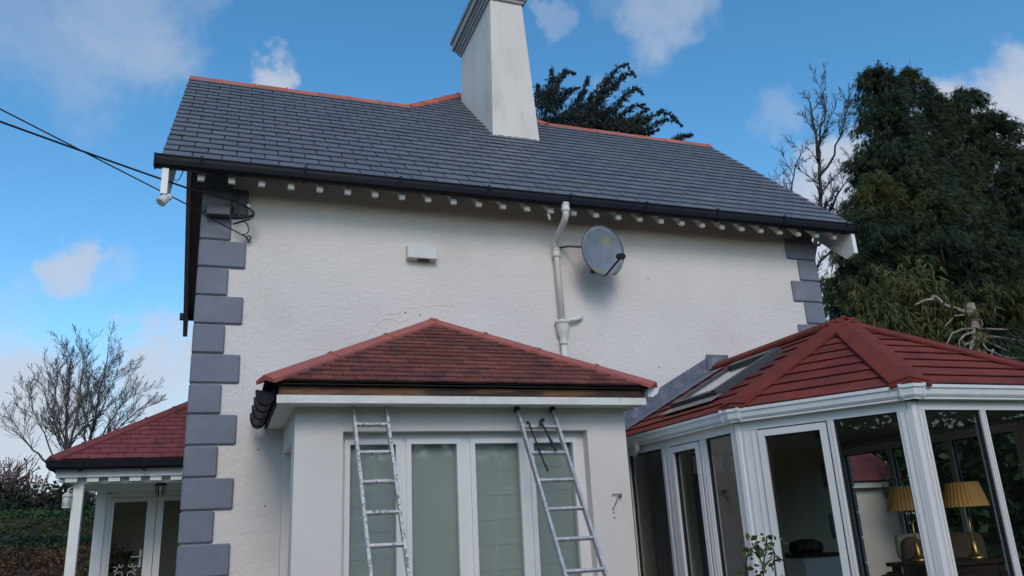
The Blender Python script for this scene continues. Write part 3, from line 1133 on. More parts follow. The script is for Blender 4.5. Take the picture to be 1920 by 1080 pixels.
# roof
rp = offset_plan(plan, -.035)
ap = APX
ceil_m = MB()
ridge_w = np.array([CXM, D - .012, ap[2]])
P3 = [np.append(p, ZE - .012) for p in rp]
rv = [P3[0], P3[1], P3[2], P3[3], P3[4], P3[5], ap - (0, 0, .012), ridge_w - (0, 0, .012)]
ceil_m.v = [tuple(v) for v in rv] + [tuple(np.array(v) - (0, 0, .07)) for v in rv]
fs = [(0, 1, 6, 7), (1, 2, 6), (2, 3, 6), (3, 4, 6), (4, 5, 7, 6)]
ceil_m.f = fs + [tuple(8 + k for k in f_) for f_ in fs]
cons_roof = part("roof", ceil_m, "ceiling", cons)
SK = (6.38, 7.22, 4.40, 5.22)      # skylight y0 y1 x0 x1
for (ia, ib, extra) in ((0, 1, ridge_w), (1, 2, None), (2, 3, None), (3, 4, None), (4, 5, ridge_w)):
    a, b = np.append(rp[ia], ZE), np.append(rp[ib], ZE)
    eu = (b - a) / np.linalg.norm(b - a)
    w = ap - a
    h = w - eu * (w @ eu)
    ev = h / np.linalg.norm(h)
    pts3 = [a, b, ap] if extra is None else ([a, b, ap, ridge_w] if ia == 0 else [a, b, ridge_w, ap])
    poly = [((p - a) @ eu, (p - a) @ ev) for p in pts3]
    holes = None
    lay_tiles("tile_course", [poly], a, eu, ev, .212, None, .006, .015, "cons_tile", cons_roof, jitter=0)
def plane_n(i):
    a, b = np.append(rp[i], ZE), np.append(rp[i + 1], ZE)
    n = np.cross(b - a, ap - a)
    n /= np.linalg.norm(n)
    return n if n[2] > 0 else -n
cen2 = lambda i: (np.append(rp[i], ZE) + np.append(rp[i + 1], ZE) + ap) / 3
for i in range(1, 5):
    p = np.append(rp[i], ZE)
    e = (ap - p) / np.linalg.norm(ap - p)
    s1 = slope_dir(e, plane_n(i - 1), cen2(i - 1) - (p + ap) / 2)
    s2 = slope_dir(e, plane_n(i), cen2(i) - (p + ap) / 2)
    hp = part("hip_cap", chevron(MB(), p + e * .05, ap + e * .02, s1, s2, .145, .022, .022), "cons_hip", cons_roof)
    part("hip_end", chevron(MB(), p + e * .005, p + e * .052, s1, s2, .146, .020, .008), "cons_hip", hp)
dnl = np.array([-(CXM - rp[0][0]), 0, ZE - ap[2]])
dnl /= np.linalg.norm(dnl)
part("ridge_cap", chevron(MB(), ap - (0, .06, 0), ridge_w, dnl, dnl * np.array([-1, 1, 1]), .115, .034, .026), "cons_hip", cons_roof)
# skylight on the side slope
mside = (ap[2] - ZE) / (CXM - rp[0][0])
def sside(x, y, h=0):
    l = math.hypot(1, mside)
    return np.array([x - h * mside / l, y, ZE + mside * (x - rp[0][0]) + h / l])
def slab(mb, x0, x1, y0, y1, h0, h1):
    return mb.hexa([sside(x0, y0, h0), sside(x1, y0, h0), sside(x1, y1, h0), sside(x0, y1, h0),
                    sside(x0, y0, h1), sside(x1, y0, h1), sside(x1, y1, h1), sside(x0, y1, h1)])
y0, y1, x0, x1 = SK
skm = MB()
slab(skm, x0, x1, y0, y0 + .07, .01, .095)
slab(skm, x0, x1, y1 - .05, y1, .01, .085)
slab(skm, x0, x0 + .06, y0 + .07, y1 - .05, .01, .085)
slab(skm, x1 - .09, x1, y0 + .07, y1 - .05, .01, .10)
skl = part("roof_window", skm, "skylight_grey", cons_roof)
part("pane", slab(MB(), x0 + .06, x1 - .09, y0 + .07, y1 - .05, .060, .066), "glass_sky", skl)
part("skylight_glare", slab(MB(), x0 + .062, x1 - .092, y0 + .072, y1 - .052, .045, .050), "cushion", skl)  # added pale slab: colours the pane like the bright cloud it would reflect
part("sill_flashing", slab(MB(), x0 - .13, x0 - .004, y0 - .06, y1 + .06, .034, .042), "sill_lead", skl)
# lead flashing against the house wall
fl = MB()
fx0, fx1 = 3.95, 5.62
za = lambda x: ZE + mside * (x - rp[0][0])
fl.prism([(fx0, D - .010, za(fx0) + .03), (fx1, D - .010, za(fx1) + .03), (fx1, D - .010, za(fx1) + .20), (fx0, D - .010, za(fx0) + .20)], (0, -.012, 0))
part("upstand_flashing", fl, "lead", cons_roof)
part("roof_flashing", slab(MB(), 3.965, 5.5, D - .42, D - .024, .028, .036), "lead", cons_roof)
part("ridge_flashing", MB().box(5.545, 5.86, D - .036, D - .024, ap[2] - .02, ap[2] + .16), "lead", cons_roof)

# ================================================================== the porch
porch = thing("porch", (-1.2, 11.8, .4), "open porch with red tiled hip roof and white posts beside grey corner stones", "porch")
PEY, PEZ = 10.95, 2.70
PXL = at(95, 862, PEY)[0]
PT = .63
PX1, PYB = -.335, 12.75
pzr = PEZ + PT * (PYB - PEY)
hl = PXL + (PYB - PEY)
pm = MB()
pm.v = [(PXL, PEY, PEZ), (PX1, PEY, PEZ), (PX1, PYB, pzr), (hl, PYB, pzr), (PXL, 14.6, PEZ), (PX1, 14.6, PEZ), (hl, 12.8, pzr)]
pm.f = [(0, 1, 2, 3), (0, 3, 4), (0, 4, 5, 1), (1, 5, 2), (3, 2, 5, 4)]
proof = part("roof", pm, "timber_dark", porch)
evp = np.array([0, 1, PT]) / math.hypot(1, PT)
slp = (PYB - PEY) * math.hypot(1, PT)
if hl > PX1:
    yk = PEY + (PX1 - PXL)
    polyp = [(0, 0), (PX1 - PXL, 0), (PX1 - PXL, (PX1 - PXL) * math.hypot(1, PT))]
else:
    polyp = [(0, 0), (PX1 - PXL, 0), (PX1 - PXL, slp), (hl - PXL, slp)]
lay_tiles("roof_tile", [polyp], (PXL, PEY, PEZ), (1, 0, 0), evp, .135, .20, .012, .012, "porch_tile", proof, gap=.006, jitter=.003)
p, q = np.array([PXL, PEY, PEZ]), np.array([PX1 - .01, PEY + (PX1 - PXL), PEZ + PT * (PX1 - PXL)])
e = (q - p) / np.linalg.norm(q - p)
s1 = slope_dir(e, np.cross([1, 0, 0], evp), np.array([1, 0, -.5]))
s2 = slope_dir(e, np.cross([0, 1, 0], np.array([1, 0, PT])), np.array([0, 1, -.5]))
ridge_run(p, q, s1, s2, .5, .11, "hip_tile", "porch_tile", proof, .03)
PG = [(0, 2.585), (.07, 2.58), (.10, 2.61), (.112, 2.675), (.12, 2.68), (.12, 2.69), (.09, 2.69), (.085, 2.62), (.012, 2.60), (.012, 2.68), (0, 2.68)]
pgx = at(88, 866, PEY)[0] + .11
pg = part("gutter", sweep(MB(), [(pgx, 14.0), (pgx, PEY + .03), (PX1, PEY + .03)], PG), "gutter_black", porch)
for px in (150, 268):
    x = at(px, 860, PEY)[0]
    part("gutter_bracket", sweep(MB(), [(x, PEY + .03), (x + .04, PEY + .03)], [(0, 2.565), (.07, 2.56), (.115, 2.60), (.128, 2.695), (0, 2.69)]), "gutter_black", pg)
part("fascia", MB().box(PXL + .06, PX1, PEY + .07, PEY + .10, 2.50, 2.60).box(PXL + .06, PXL + .09, PEY + .10, 14.0, 2.50, 2.60), "paint_white", porch)
bx0 = at(135, 885, 11.22)[0]
part("beam", MB().box(bx0, PX1, 11.16, 11.30, 2.43, 2.56).box(bx0, bx0 + .14, 11.30, 12.5, 2.43, 2.56), "paint_white", porch)
for k in range(8):
    x = PXL + .16 + k * .235
    part("bracket_block", MB().box(x, x + .13, PEY + .10, 11.155, 2.445, 2.50), "paint_white", porch)
pxa, pxb = at(141, 896, 11.22)[0], at(160, 896, 11.22)[0]
part("post", MB().box(pxa, pxb, 11.17, 11.17 + (pxb - pxa), .40, 2.43), "paint_white", porch)
part("plinth", MB().box(PXL + .1, PX1, 10.9, 14.2, 0, .40), "paving", porch)
part("ceiling", MB().box(PXL + .1, PX1, 11.31, 14.0, 2.56, 2.585), "paint_white", porch)
DY = 12.5
jx = lambda px: at(px, 960, DY)[0]
DXR = .6
ztop = 2.385
xw0, xf0 = jx(186), jx(201)
part("jamb", MB().box(xw0 - .05, xf0 - .02, DY - .02, DY + .12, .40, 2.56), "paint_white", porch)
part("lintel", MB().box(xf0 - .02, DXR, DY, DY + .12, ztop + .02, 2.56), "paint_white", porch)
part("side_wall", MB().box(xw0 - .05, xw0 + .02, DY + .121, 14.0, .40, 2.56), "paint_white", porch)
part("back_wall", MB().box(xw0 + .021, DXR, 13.7, 13.8, .40, 2.56), "olive_wall", porch)
dfm = MB().box(xf0 - .02, xf0 + .045, DY + .01, DY + .08, .40, ztop).box(xf0 + .045, DXR, DY + .01, DY + .08, ztop - .05, ztop + .018)
dfr = part("door_frame", dfm, "upvc", porch)
def leaf(xa, xb, ga, gb):
    mb = MB().box(xa, ga, DY, DY + .05, .42, ztop - .055).box(gb, xb, DY, DY + .05, .42, ztop - .055).box(ga, gb, DY, DY + .05, 2.27, ztop - .055).box(ga, gb, DY, DY + .05, .42, .60)
    dr_ = part("door", mb, "upvc", porch)
    part("pane", MB().box(ga, gb, DY + .02, DY + .03, .60, 2.27), "glass", dr_)
    return dr_
d1 = leaf(xf0 + .05, jx(293) - .004, jx(213), jx(275))
leaf(jx(293) + .004, DXR, jx(306), DXR - .12)
hx = jx(270)
hd = part("door_handle", MB().box(hx - .012, hx + .012, DY - .014, DY - .001, 1.40, 1.63).tube([(hx, DY - .012, 1.54), (hx, DY - .055, 1.54)], .009, 8).tube([(hx + .005, DY - .055, 1.54), (hx - .11, DY - .055, 1.54)], .009, 8), "aluminium", d1)
em = MB()
cxm = (jx(213) + jx(275)) / 2
for sg in (-1, 1):
    for (ox, oz, R, a0, a1) in ((.06, 1.30, .07, 0, 5.4), (.13, 1.38, .045, 1, 6.5), (.07, 1.44, .04, 3, 8.5)):
        em.tube([(cxm + sg * (ox + (R * (1 - .09 * k)) * math.cos(a0 + (a1 - a0) * k / 12)), DY + .014, oz + R * (1 - .07 * k) * math.sin(a0 + (a1 - a0) * k / 12)) for k in range(13)], .006, 5)
part("etched_scroll", em, "plastic_white", d1)

# ================================================================== things fixed to the house
# vent cowl
vc = thing("vent_cowl", tuple(at(788, 488, D - .004)), "white box vent cowl with dark slot underneath, high on the rendered wall", "vent cowl")
x0, x1 = at(761, 470, D - .004)[0], at(816, 470, D - .004)[0]
z1, z0 = at(766, 453, D - .11)[2] - .01, at(788, 483, D - .11)[2]
x0 -= .0
vb = MB().hexa([(x0, D - .10, z0), (x1, D - .10, z0), (x1, D - .003, z0 - .01), (x0, D - .003, z0 - .01),
                (x0, D - .085, z1 - .03), (x1, D - .085, z1 - .03), (x1, D - .003, z1), (x0, D - .003, z1)])
place("cover", bevel_mesh(vb, "cover", .006), "plastic_white", vc)
cxv = (x0 + x1) / 2 + .02
part("outlet_slot", MB().prism([(cxv + .075 * math.cos(a) * (1.0 + .0), D - .052 + .026 * math.sin(a), z0 - .014) for a in np.linspace(0, 2 * math.pi, 15)[:-1]], (0, 0, .010)), "rubber", vc)

# satellite dish
dc = at(1131, 470, 7.86)
nrm = unit(-unit(dc - CAM) * .77 + (_r * .72 + _u * .45) * .64)
upv = unit(np.array([0, 0, 1.0]) - nrm * nrm[2])
sd = np.cross(upv, nrm)
dish = thing("satellite_dish", tuple(at(1062, 463, D)), "grey offset satellite dish on an arm beside the cream downpipe", "satellite dish")
mbd = MB()
rings = []
NR, NA = 7, 36
def dpt(r, a, back=0.0):
    u, v = r * .285 * math.cos(a), r * .315 * math.sin(a)
    return dc + sd * u + upv * v + nrm * (.055 * (r * r - 1) - back)
for k in range(1, NR + 1):
    rings.append([dpt(k / NR, 2 * math.pi * j / NA) for j in range(NA)])
rb = [[dpt(k / NR, 2 * math.pi * j / NA, .008) for j in range(NA)] for k in range(NR, 0, -1)]
mbd.loft(rings + rb)
part("reflector", mbd, "dish_grey", dish, True)
rim = [dpt(1.0, 2 * math.pi * j / NA, .004) for j in range(NA + 1)]
part("rim", MB().tube(rim, .007, 6), "box_grey", dish)
part("mount_arm", MB().tube([at(1050, 464, D - .005), at(1066, 462, 8.12), at(1092, 463, 7.98), dc - nrm * .10], .013, 8), "box_grey", dish)
part("back_bracket", MB().tube([dc - nrm * .11, dc - nrm * .06], .05, 10), "box_grey", dish)
bot = dpt(.97, -math.pi / 2)
lnb = bot + nrm * .36 + upv * .10
part("feed_arm", MB().tube([bot - nrm * .03, bot + nrm * .02, lnb - nrm * .02], .012, 6), "rubber", dish)
ln = part("feed_horn", MB().tube([lnb + nrm * .04, lnb - nrm * .05 + upv * .03], .036, 12), "rubber", dish)
part("horn_cap", MB().tube([lnb - nrm * .048 + upv * .03, lnb - nrm * .062 + upv * .034], .026, 12), "plastic_white", ln)
part("feed_cable", MB().tube([lnb + nrm * .03, lnb + (0, 0, -.09), bot + nrm * .22 + (0, 0, -.07), bot + nrm * .08 + (0, 0, -.03), bot - nrm * .06], .005, 6), "plastic_white", dish)
part("clamp", MB().obox(dpt(.95, -2.15, .03), np.array([1, 0, 0]), np.array([0, 1, 0]), -.02, .02, -.02, .02, -.035, .01), "rubber", dish)

# boxes and brackets at the corner where the overhead wires land
jb = thing("junction_box", tuple(at(408, 405, D - .03)), "dark grey cable box with clear lid on the corner stones", "junction box")
a, b = at(388, 377, 8.10), at(432, 404, 8.10)
bx = MB().box(a[0], b[0], 8.10, D - .032, b[2], a[2])
place("body", bevel_mesh(bx, "body", .008), "box_grey", jb)
part("lid_edge", MB().box(a[0] - .004, b[0] + .004, 8.094, 8.104, a[2] - .02, a[2] + .004), "skylight_grey", jb)
for k in range(3):
    x = a[0] + (b[0] - a[0]) * (.15 + .3 * k)
    part("rib", MB().box(x, x + .012, 8.093, 8.0995, b[2] + .01, a[2] - .03), "skylight_grey", jb)
mbx = thing("meter_cupboard", tuple(at(452, 406, D)), "tall dark cable cabinet on the wall under the rafters", "cabinet")
a, b = at(438, 362, 8.17), at(465, 404, 8.17)
place("body", bevel_mesh(MB().box(a[0], b[0], 8.17, D - .034, b[2], a[2]), "body", .008), "box_grey", mbx)
part("conduit", MB().tube([at(447, 366, 8.16), at(447, 408, 8.16), at(440, 412, 8.16)], .007, 6), "skylight_grey", mbx)
br = thing("wire_bracket", tuple(at(470, 400, D)), "dark steel wall bracket carrying looped black wire ends", "bracket")
part("arm", MB().tube([at(434, 409, 8.10), at(455, 409, 8.05), at(475, 404, 8.02), at(474, 396, 8.05)], .014, 8), "steel_dark", br)
part("strut", MB().tube([at(438, 420, 8.12), at(455, 415, 8.06), at(470, 410, 8.03)], .010, 8), "steel_dark", br)
part("insulator", MB().tube([at(466, 384, 8.12), at(466, 392, 8.12)], .022, 10), "lamp_glass", br)
part("wire_tail", MB().tube([at(432, 377, 8.09), at(440, 392, 8.07), at(452, 409, 8.03), at(464, 421, 8.06), at(467, 432, 8.12), at(463, 438, 8.15), at(456, 440, 8.18)], .006, 6), "cable_black", br)
part("wire_loop", MB().tube([at(459, 386, 8.06), at(470, 392, 8.0), at(476, 401, 8.0), at(472, 409, 8.02)], .012, 6), "cable_black", br)
hk = thing("eye_hook", tuple(at(467, 452, D)), "small iron eye hook anchoring the thin lower wire beside a corner stone", "hook")
part("plate", MB().tube([at(467, 452, D - .002), at(466, 451, D - .05), at(461, 444, D - .06)], .010, 8), "rust", hk)
part("eye", MB().tube([at(466, 446, D - .05) + np.array([.022 * math.cos(t), 0, .022 * math.sin(t)]) for t in np.linspace(0, 2 * math.pi, 13)], .007, 6), "rust", hk)

# overhead wires to a pole out on the left
pole_top = np.array([-15.0, 1.2, 7.75])
def wire(name, pts, end, sagm, rad, label):
    w = MB()
    s = np.array(pts[0], float)
    path = [s + (end - s) * t - np.array([0, 0, sagm * 4 * t * (1 - t)]) for t in np.linspace(1, 0, 30)]
    w.tube(path + [np.array(p, float) for p in pts[1:]], rad, 6)
    o = part(name, w, "cable_black")
    tag(o, label, "wire", "overhead wires to the house corner")
    return o
s1_ = at(352, 353, 7.90)
e1 = at(0, 194, 7.25)
e2 = at(0, 211, 7.30)
endp = lambda s, e_: s + (e_ - s) * (14.0 / abs(e_[0] - s[0]))
E1 = endp(s1_, e1)
wire("overhead_wire", [s1_, at(400, 366, 7.98), at(440, 377, 8.04), at(465, 390, 8.06)], endp(s1_, e2) + (0, 0, .30), .30, .0095, "thick twisted black wire running to the bracket by the tall cabinet")
s2_ = at(352, 384, 8.02)
wire("overhead_wire", [s2_, at(405, 415, 8.10), at(461, 444, D - .06)], endp(s2_, e1) + (0, 0, -.1), .10, .0065, "thin taut black wire running to the iron eye hook")
pp_ = thing("utility_pole", (E1[0] - .1, E1[1], 0), "creosoted timber utility pole at the far end of the overhead wires", "utility pole")
part("shaft", MB().tube([(E1[0] - .1, E1[1], 0), (E1[0] - .1, E1[1], E1[2] + .8)], [.14, .10], 12), "bark_dark", pp_, True)
part("cross_arm", MB().box(E1[0] - .7, E1[0] + .5, E1[1] - .17, E1[1] - .08, E1[2] + .1, E1[2] + .22), "bark_dark", pp_)

# flood lamp at the foot of the barge board
fl0 = at(315, 366, 7.80)
lp = thing("flood_lamp", tuple(fl0), "small white swivel lamp hanging below the end of the barge board", "lamp")
part("knuckle", MB().tube([fl0 + (.01, 0, .0), fl0 + (.02, -.02, -.04), at(311, 371, 7.76)], .022, 10), "plastic_white", lp)
h0, h1 = at(314, 369, 7.74), at(301, 379, 7.70)
place("head", MB().tube([h0, h0 * .75 + h1 * .25, h1], [.022, .042, .050], 12).mesh("head"), "plastic_white", lp, False)
part("lens", MB().tube([h1, h1 + (h1 - h0) * .06], [.046, .04], 12), "lamp_glass", lp)
part("lamp_wire", MB().tube([at(346, 312, 7.82), at(343, 322, 7.84), at(337, 335, 7.84), at(330, 340, 7.83), at(326, 334, 7.83)], .005, 6), "cable_black", lp)

# rusty hook on the bay wall
wh = thing("wall_bracket", tuple(at(1157, 930, BF)), "rusted hanging-basket bracket on the white bay pier", "bracket")
part("plate", MB().tube([at(1148, 931, BF - .004), at(1149, 927, BF - .01), at(1166, 926, BF - .03)], .004, 6), "rust", wh)
part("stay", MB().tube([at(1161, 927, BF - .03), at(1156, 940, BF - .02), at(1150, 954, BF - .006)], .004, 6), "rust", wh)
part("knob", MB().lathe(at(1164, 931, BF - .03), [(.004, -.01), (.012, 0), (.010, .014), (.003, .02)], 8), "rust", wh)
for q in ((1151, 961), (1152, 971), (1150, 955)):
    part("screw", MB().lathe(at(*q, BF - .004), [(.003, -.006), (.007, 0), (.005, .008)], 8), "rust", wh)

# porch lanterns
pl = thing("porch_lantern", tuple(at(139, 914, 11.2)), "white coach lantern on a curved arm of the porch post", "lantern")
la = at(127, 926, 11.15)
part("arm", MB().tube([at(141, 914, 11.22), at(136, 913, 11.18), at(129, 917, 11.15), la], .012, 8), "plastic_white", pl)
part("cap", MB().lathe(la, [(.055, -.035), (.055, -.01), (.03, .012), (.008, .02)], 14), "plastic_white", pl)
part("globe", MB().lathe(la, [(.03, -.145), (.04, -.14), (.042, -.05), (.035, -.036)], 14), "lamp_glass", pl, True)
for k in range(5):
    t = 2 * math.pi * k / 5
    part("cage_wire", MB().tube([la + (.05 * math.cos(t), .05 * math.sin(t), -.036), la + (.05 * math.cos(t), .05 * math.sin(t), -.15)], .004, 5), "plastic_white", pl)
part("foot", MB().lathe(la, [(.03, -.175), (.05, -.165), (.05, -.15), (.02, -.146)], 14), "plastic_white", pl)
hl_ = at(303, 893, 11.9)
hz = 2.56
hll = thing("hanging_lantern", (hl_[0], 11.9, 2.56), "dark iron lantern hanging from the porch ceiling above the doors", "lantern")
part("rod", MB().tube([(hl_[0], 11.9, hz), (hl_[0], 11.9, hz - .05)], .006, 6), "steel_dark", hll)
part("crown", MB().lathe((hl_[0], 11.9, hz - .05), [(.085, -.07), (.075, -.055), (.03, -.015), (.012, 0)], 10), "steel_dark", hll)
for k in range(6):
    t = 2 * math.pi * k / 6
    part("bar", MB().tube([(hl_[0] + .07 * math.cos(t), 11.9 + .07 * math.sin(t), hz - .115), (hl_[0] + .045 * math.cos(t), 11.9 + .045 * math.sin(t), hz - .25)], .006, 5), "steel_dark", hll)

# ================================================================== ladders and tools
def ladder(X0, w, dx, s, first, label, material, hook):
    lean = RAD(64)
    topz = 2.684
    d = unit(np.array([dx, -1 / math.tan(lean), -1]))
    top = np.array([X0, BF - .05, topz])
    n = unit(np.cross(np.array([1, 0, 0]), d))
    if n[1] > 0:
        n = -n
    Ltot = (topz - .075) / -d[2]
    t = thing("ladder", tuple(top + d * Ltot), label, "ladder", "ladders leaning on the bay")
    hs_ = .026
    for sx in (-.016, w + .016):
        o = top + np.array([sx, 0, 0])
        rows = []
        for q in (0, Ltot):
            c = o + d * q
            rows.append([c + np.array([a_, 0, 0]) + n * b_ for a_, b_ in ((-.012, -hs_), (.012, -hs_), (.012, hs_), (-.012, hs_))])
        st = part("stile", MB().loft(rows), material, t)
        ft = o + d * Ltot
        part("foot", MB().loft([[ft - d * .04 + np.array([a_, 0, 0]) + n * b_ for a_, b_ in ((-.016, -.032), (.016, -.032), (.016, .032), (-.016, .032))],
                                [ft + d * .012 + np.array([a_, 0, 0]) + n * b_ for a_, b_ in ((-.016, -.032), (.016, -.032), (.016, .032), (-.016, .032))]]), "rubber", st)
        if hook:
            part("end_cap", MB().loft([[o - d * .015 + np.array([a_, 0, 0]) + n * b_ for a_, b_ in ((-.017, -.031), (.017, -.031), (.017, .031), (-.017, .031))],
                                       [o + d * .03 + np.array([a_, 0, 0]) + n * b_ for a_, b_ in ((-.017, -.031), (.017, -.031), (.017, .031), (-.017, .031))]]), "rubber", st)
    k = 0
    q = first
    while q < Ltot - .1:
        c = top + d * q
        rg = MB()
        rows = [[c + np.array([x, 0, 0]) + d * a_ + n * b_ for a_, b_ in ((-.013, -.015), (-.013, .017), (.008, .017), (.014, .0), (.012, -.015))] for x in (-.006, w + .006)]
        rg.loft(rows)
        part("rung", rg, material, t)
        q += s
    return top, d, n
ladder(1.043, .249, .03, .271, .173, "paint-spattered narrow aluminium ladder without end caps", "alu_paint", False)
lt, ld, lnn = ladder(2.527, .317, .055, .271, .205, "cleaner wide aluminium ladder with tools hooked on its top rung", "aluminium", True)
rung1 = lt + ld * .205
# tools hang over the top rung, in front of the ladder
def bar_pts(pts, off):
    return [rung1 + np.array([x, 0, 0]) + ld * a_ + lnn * (off + b_) for x, a_, b_ in pts]
pb_ = thing("wrecking_bar", tuple(rung1 + np.array([.03, 0, 0])), "thin dark wrecking bar hooked over the top ladder rung", "crowbar")
part("shaft", MB().tube(bar_pts([(.040, -.03, -.012), (.036, -.045, .006), (.042, -.02, .026), (.06, .20, .022), (.075, .40, .022), (.080, .455, .030)], .018), .008, 7), "steel_dark", pb_)
part("claw", MB().tube(bar_pts([(.080, .455, .030), (.076, .475, .04), (.072, .49, .045)], .018), [.010, .012, .005], 6), "steel_dark", pb_)
hm = thing("claw_hammer", tuple(rung1 + np.array([.17, 0, 0])), "black claw hammer hanging head-up over the top ladder rung", "hammer")
part("handle", MB().tube(bar_pts([(.168, -.03, .018), (.185, .06, .020), (.205, .18, .020), (.222, .27, .022)], .018), [.009, .009, .013, .013], 8), "rubber", hm)
part("head", MB().tube(bar_pts([(.150, .01, .018), (.152, -.02, .018), (.166, -.045, .018), (.185, -.055, .018)], .018), [.008, .014, .017, .017], 8), "steel_dark", hm)
part("face", MB().tube(bar_pts([(.185, -.055, .018), (.196, -.058, .018)], .018), [.020, .020], 10), "steel_dark", hm)

# ================================================================== inside the conservatory
FZ = .40
tb_z = 1.205
tt = at(1835, 1052, 5.25)
tb = thing("console_table", (tt[0] - .15, 5.35, FZ), "dark wood side table under the two pleated lamps", "table")
tx0, tx1 = tt[0] - .62, tt[0] + .18
part("top", MB().box(tx0, tx1, 5.12, 5.62, tb_z - .03, tb_z), "wood_dark", tb)
for x in (tx0 + .03, tx1 - .08):
    for y in (5.15, 5.54):
        part("leg", MB().box(x, x + .05, y, y + .05, FZ, tb_z - .03), "wood_dark", tb)
part("drawer_front", MB().box(tx0 + .1, tx1 - .1, 5.14, 5.16, tb_z - .25, tb_z - .032), "wood_dark", tb)
def lamp(px, py, Y, label):
    c = at(px, py, Y)
    x = c[0]
    t = thing("table_lamp", (x, Y, tb_z), label, "table lamp", "pleated table lamps")
    zs = c[2]
    part("base", MB().lathe((x, Y, tb_z), [(.075, .0), (.078, .01), (.05, .03), (.03, .045), (.022, .12), (.013, .16), (.017, .18), (.009, .22), (.008, zs - tb_z - .01)], 14), "brass", t, True)
    sh = MB()
    n = 64
    rings = []
    for (r, z) in ((.175, zs), (.125, zs + .20)):
        rings.append([(x + (r + (.006 if j % 2 else 0)) * math.cos(2 * math.pi * j / n), Y + (r + (.006 if j % 2 else 0)) * math.sin(2 * math.pi * j / n), z) for j in range(n)])
    sh.loft(rings, caps=False)
    part("shade", sh, "shade_ochre", t)
lamp(1811, 950, 5.30, "brass lamp with ochre pleated shade behind the front pane")
lamp(1706, 957, 5.52, "brass lamp with ochre pleated shade half hidden by the corner post")
def armchair(x, y, rz, label):
    t = thing("armchair", (x, y, FZ), label, "armchair")
    c, s = math.cos(rz), math.sin(rz)
    o = np.array([x, y, 0.0])
    ex, ey = np.array([c, s, 0]), np.array([-s, c, 0])
    def bb(nm, *a, w=.06, seg=3):
        m_ = MB().obox(o, ex, ey, *a)
        place(nm, bevel_mesh(m_, nm, w, seg), "upholstery", t, True)
    bb("seat", -.30, .30, -.32, .28, FZ + .12, FZ + .45)
    bb("backrest", -.36, .36, .24, .42, FZ + .12, FZ + 1.0, w=.085)
    bb("arm", -.42, -.31, -.32, .26, FZ + .10, FZ + .64, w=.05)
    bb("arm", .31, .42, -.32, .26, FZ + .10, FZ + .64, w=.05)
    for sx in (-.33, .33):
        for sy in (-.25, .33):
            part("leg", MB().obox(o, ex, ey, sx - .025, sx + .025, sy - .025, sy + .025, FZ, FZ + .13), "wood_dark", t)
pa_ = at(1668, 1040, 6.1)
armchair(pa_[0], 6.1, RAD(200), "brown armchair half hidden by the conservatory corner post")
pb2 = at(1800, 1040, 6.0)
armchair(pb2[0] + .05, 6.35, RAD(150), "brown armchair directly behind the lamp in the front pane")
cu = at(1716, 1050, 5.72)
ck = MB().obox(np.array([cu[0], 5.72, 0]), np.array([.94, -.34, 0]), np.array([.34, .94, 0]), -.14, .14, -.05, .05, tb_z + .002, tb_z + .22)
cush = place("cushion", bevel_mesh(ck, "cushion", .045, 3), "cushion", None, True)
tag(cush, "beige square cushion propped behind the lamp on the side table", "cushion")
sbp = at(1530, 1030, 7.4)
sb = thing("sideboard", (sbp[0], 7.75, FZ), "pale sideboard with dark top against the inner wall", "sideboard")
sx0, sx1 = at(1508, 1050, 7.4)[0], at(1580, 1050, 7.4)[0]
szt = at(1540, 1038, 7.4)[2]
part("carcass", MB().box(sx0, sx1, 7.4, 8.1, FZ, szt - .03), "paint_white", sb)
part("top", MB().box(sx0 - .03, sx1 + .03, 7.37, 8.12, szt - .03, szt), "wood_dark", sb)
bk = MB().lathe((sbp[0] + .05, 7.62, szt + .001), [(.16, 0), (.19, .05), (.17, .12), (.08, .15)], 14)
tag(part("basket", bk, "wood_dark"), "dark woven basket on the pale sideboard", "basket")
ct = MB()
cx0, cx1 = at(1222, 900, 8.05)[0], at(1268, 900, 8.05)[0]
rows = []
for z in (FZ + .03, 2.36):
    top_ = []
    for k in range(25):
        t = k / 24
        top_.append((cx0 + (cx1 - cx0) * t, 8.06 + .03 * math.sin(t * 25), z))
    rows.append(top_ + [(cx1, 8.14, z), (cx0, 8.14, z)])
ct.loft(rows)
tag(part("curtain", ct, "curtain"), "slate-blue full-length curtain beside the dark glazed doors", "curtain")

# ================================================================== outbuilding seen through the glass
ob0, ob1 = at(1597, 905, 9.9), at(1676, 905, 9.9)
obz = at(1640, 908, 9.9)[2]
ob = thing("outbuilding", (ob0[0] + 1, 10.6, 0), "low white outbuilding with red roof and white gutter beyond the conservatory", "outbuilding")
part("wall", MB().box(ob0[0] - .2, ob1[0], 9.9, 12.6, 0, obz - .02), "render_smooth", ob)
part("roof", MB().prism([(ob0[0] - .4, 9.72, obz + .05), (ob0[0] - .4, 11.25, obz + 1.0), (ob0[0] - .4, 12.8, obz + .05)], (ob1[0] - ob0[0] + .6, 0, 0)), "porch_tile", ob)
part("gutter", sweep(MB(), [(ob0[0] - .3, 9.88), (ob1[0] + .06, 9.88)], [(0, obz - .05), (.09, obz - .05), (.11, obz + .03), (0, obz + .03)]), "gutter_white", ob)
part("downpipe", MB().tube([(ob1[0] - .02, 9.80, obz - .05), (ob1[0] - .03, 9.80, obz - .15), (ob1[0] - .05, 9.85, obz - .25), (ob1[0] - .05, 9.85, 0)], .035, 10), "gutter_white", ob)

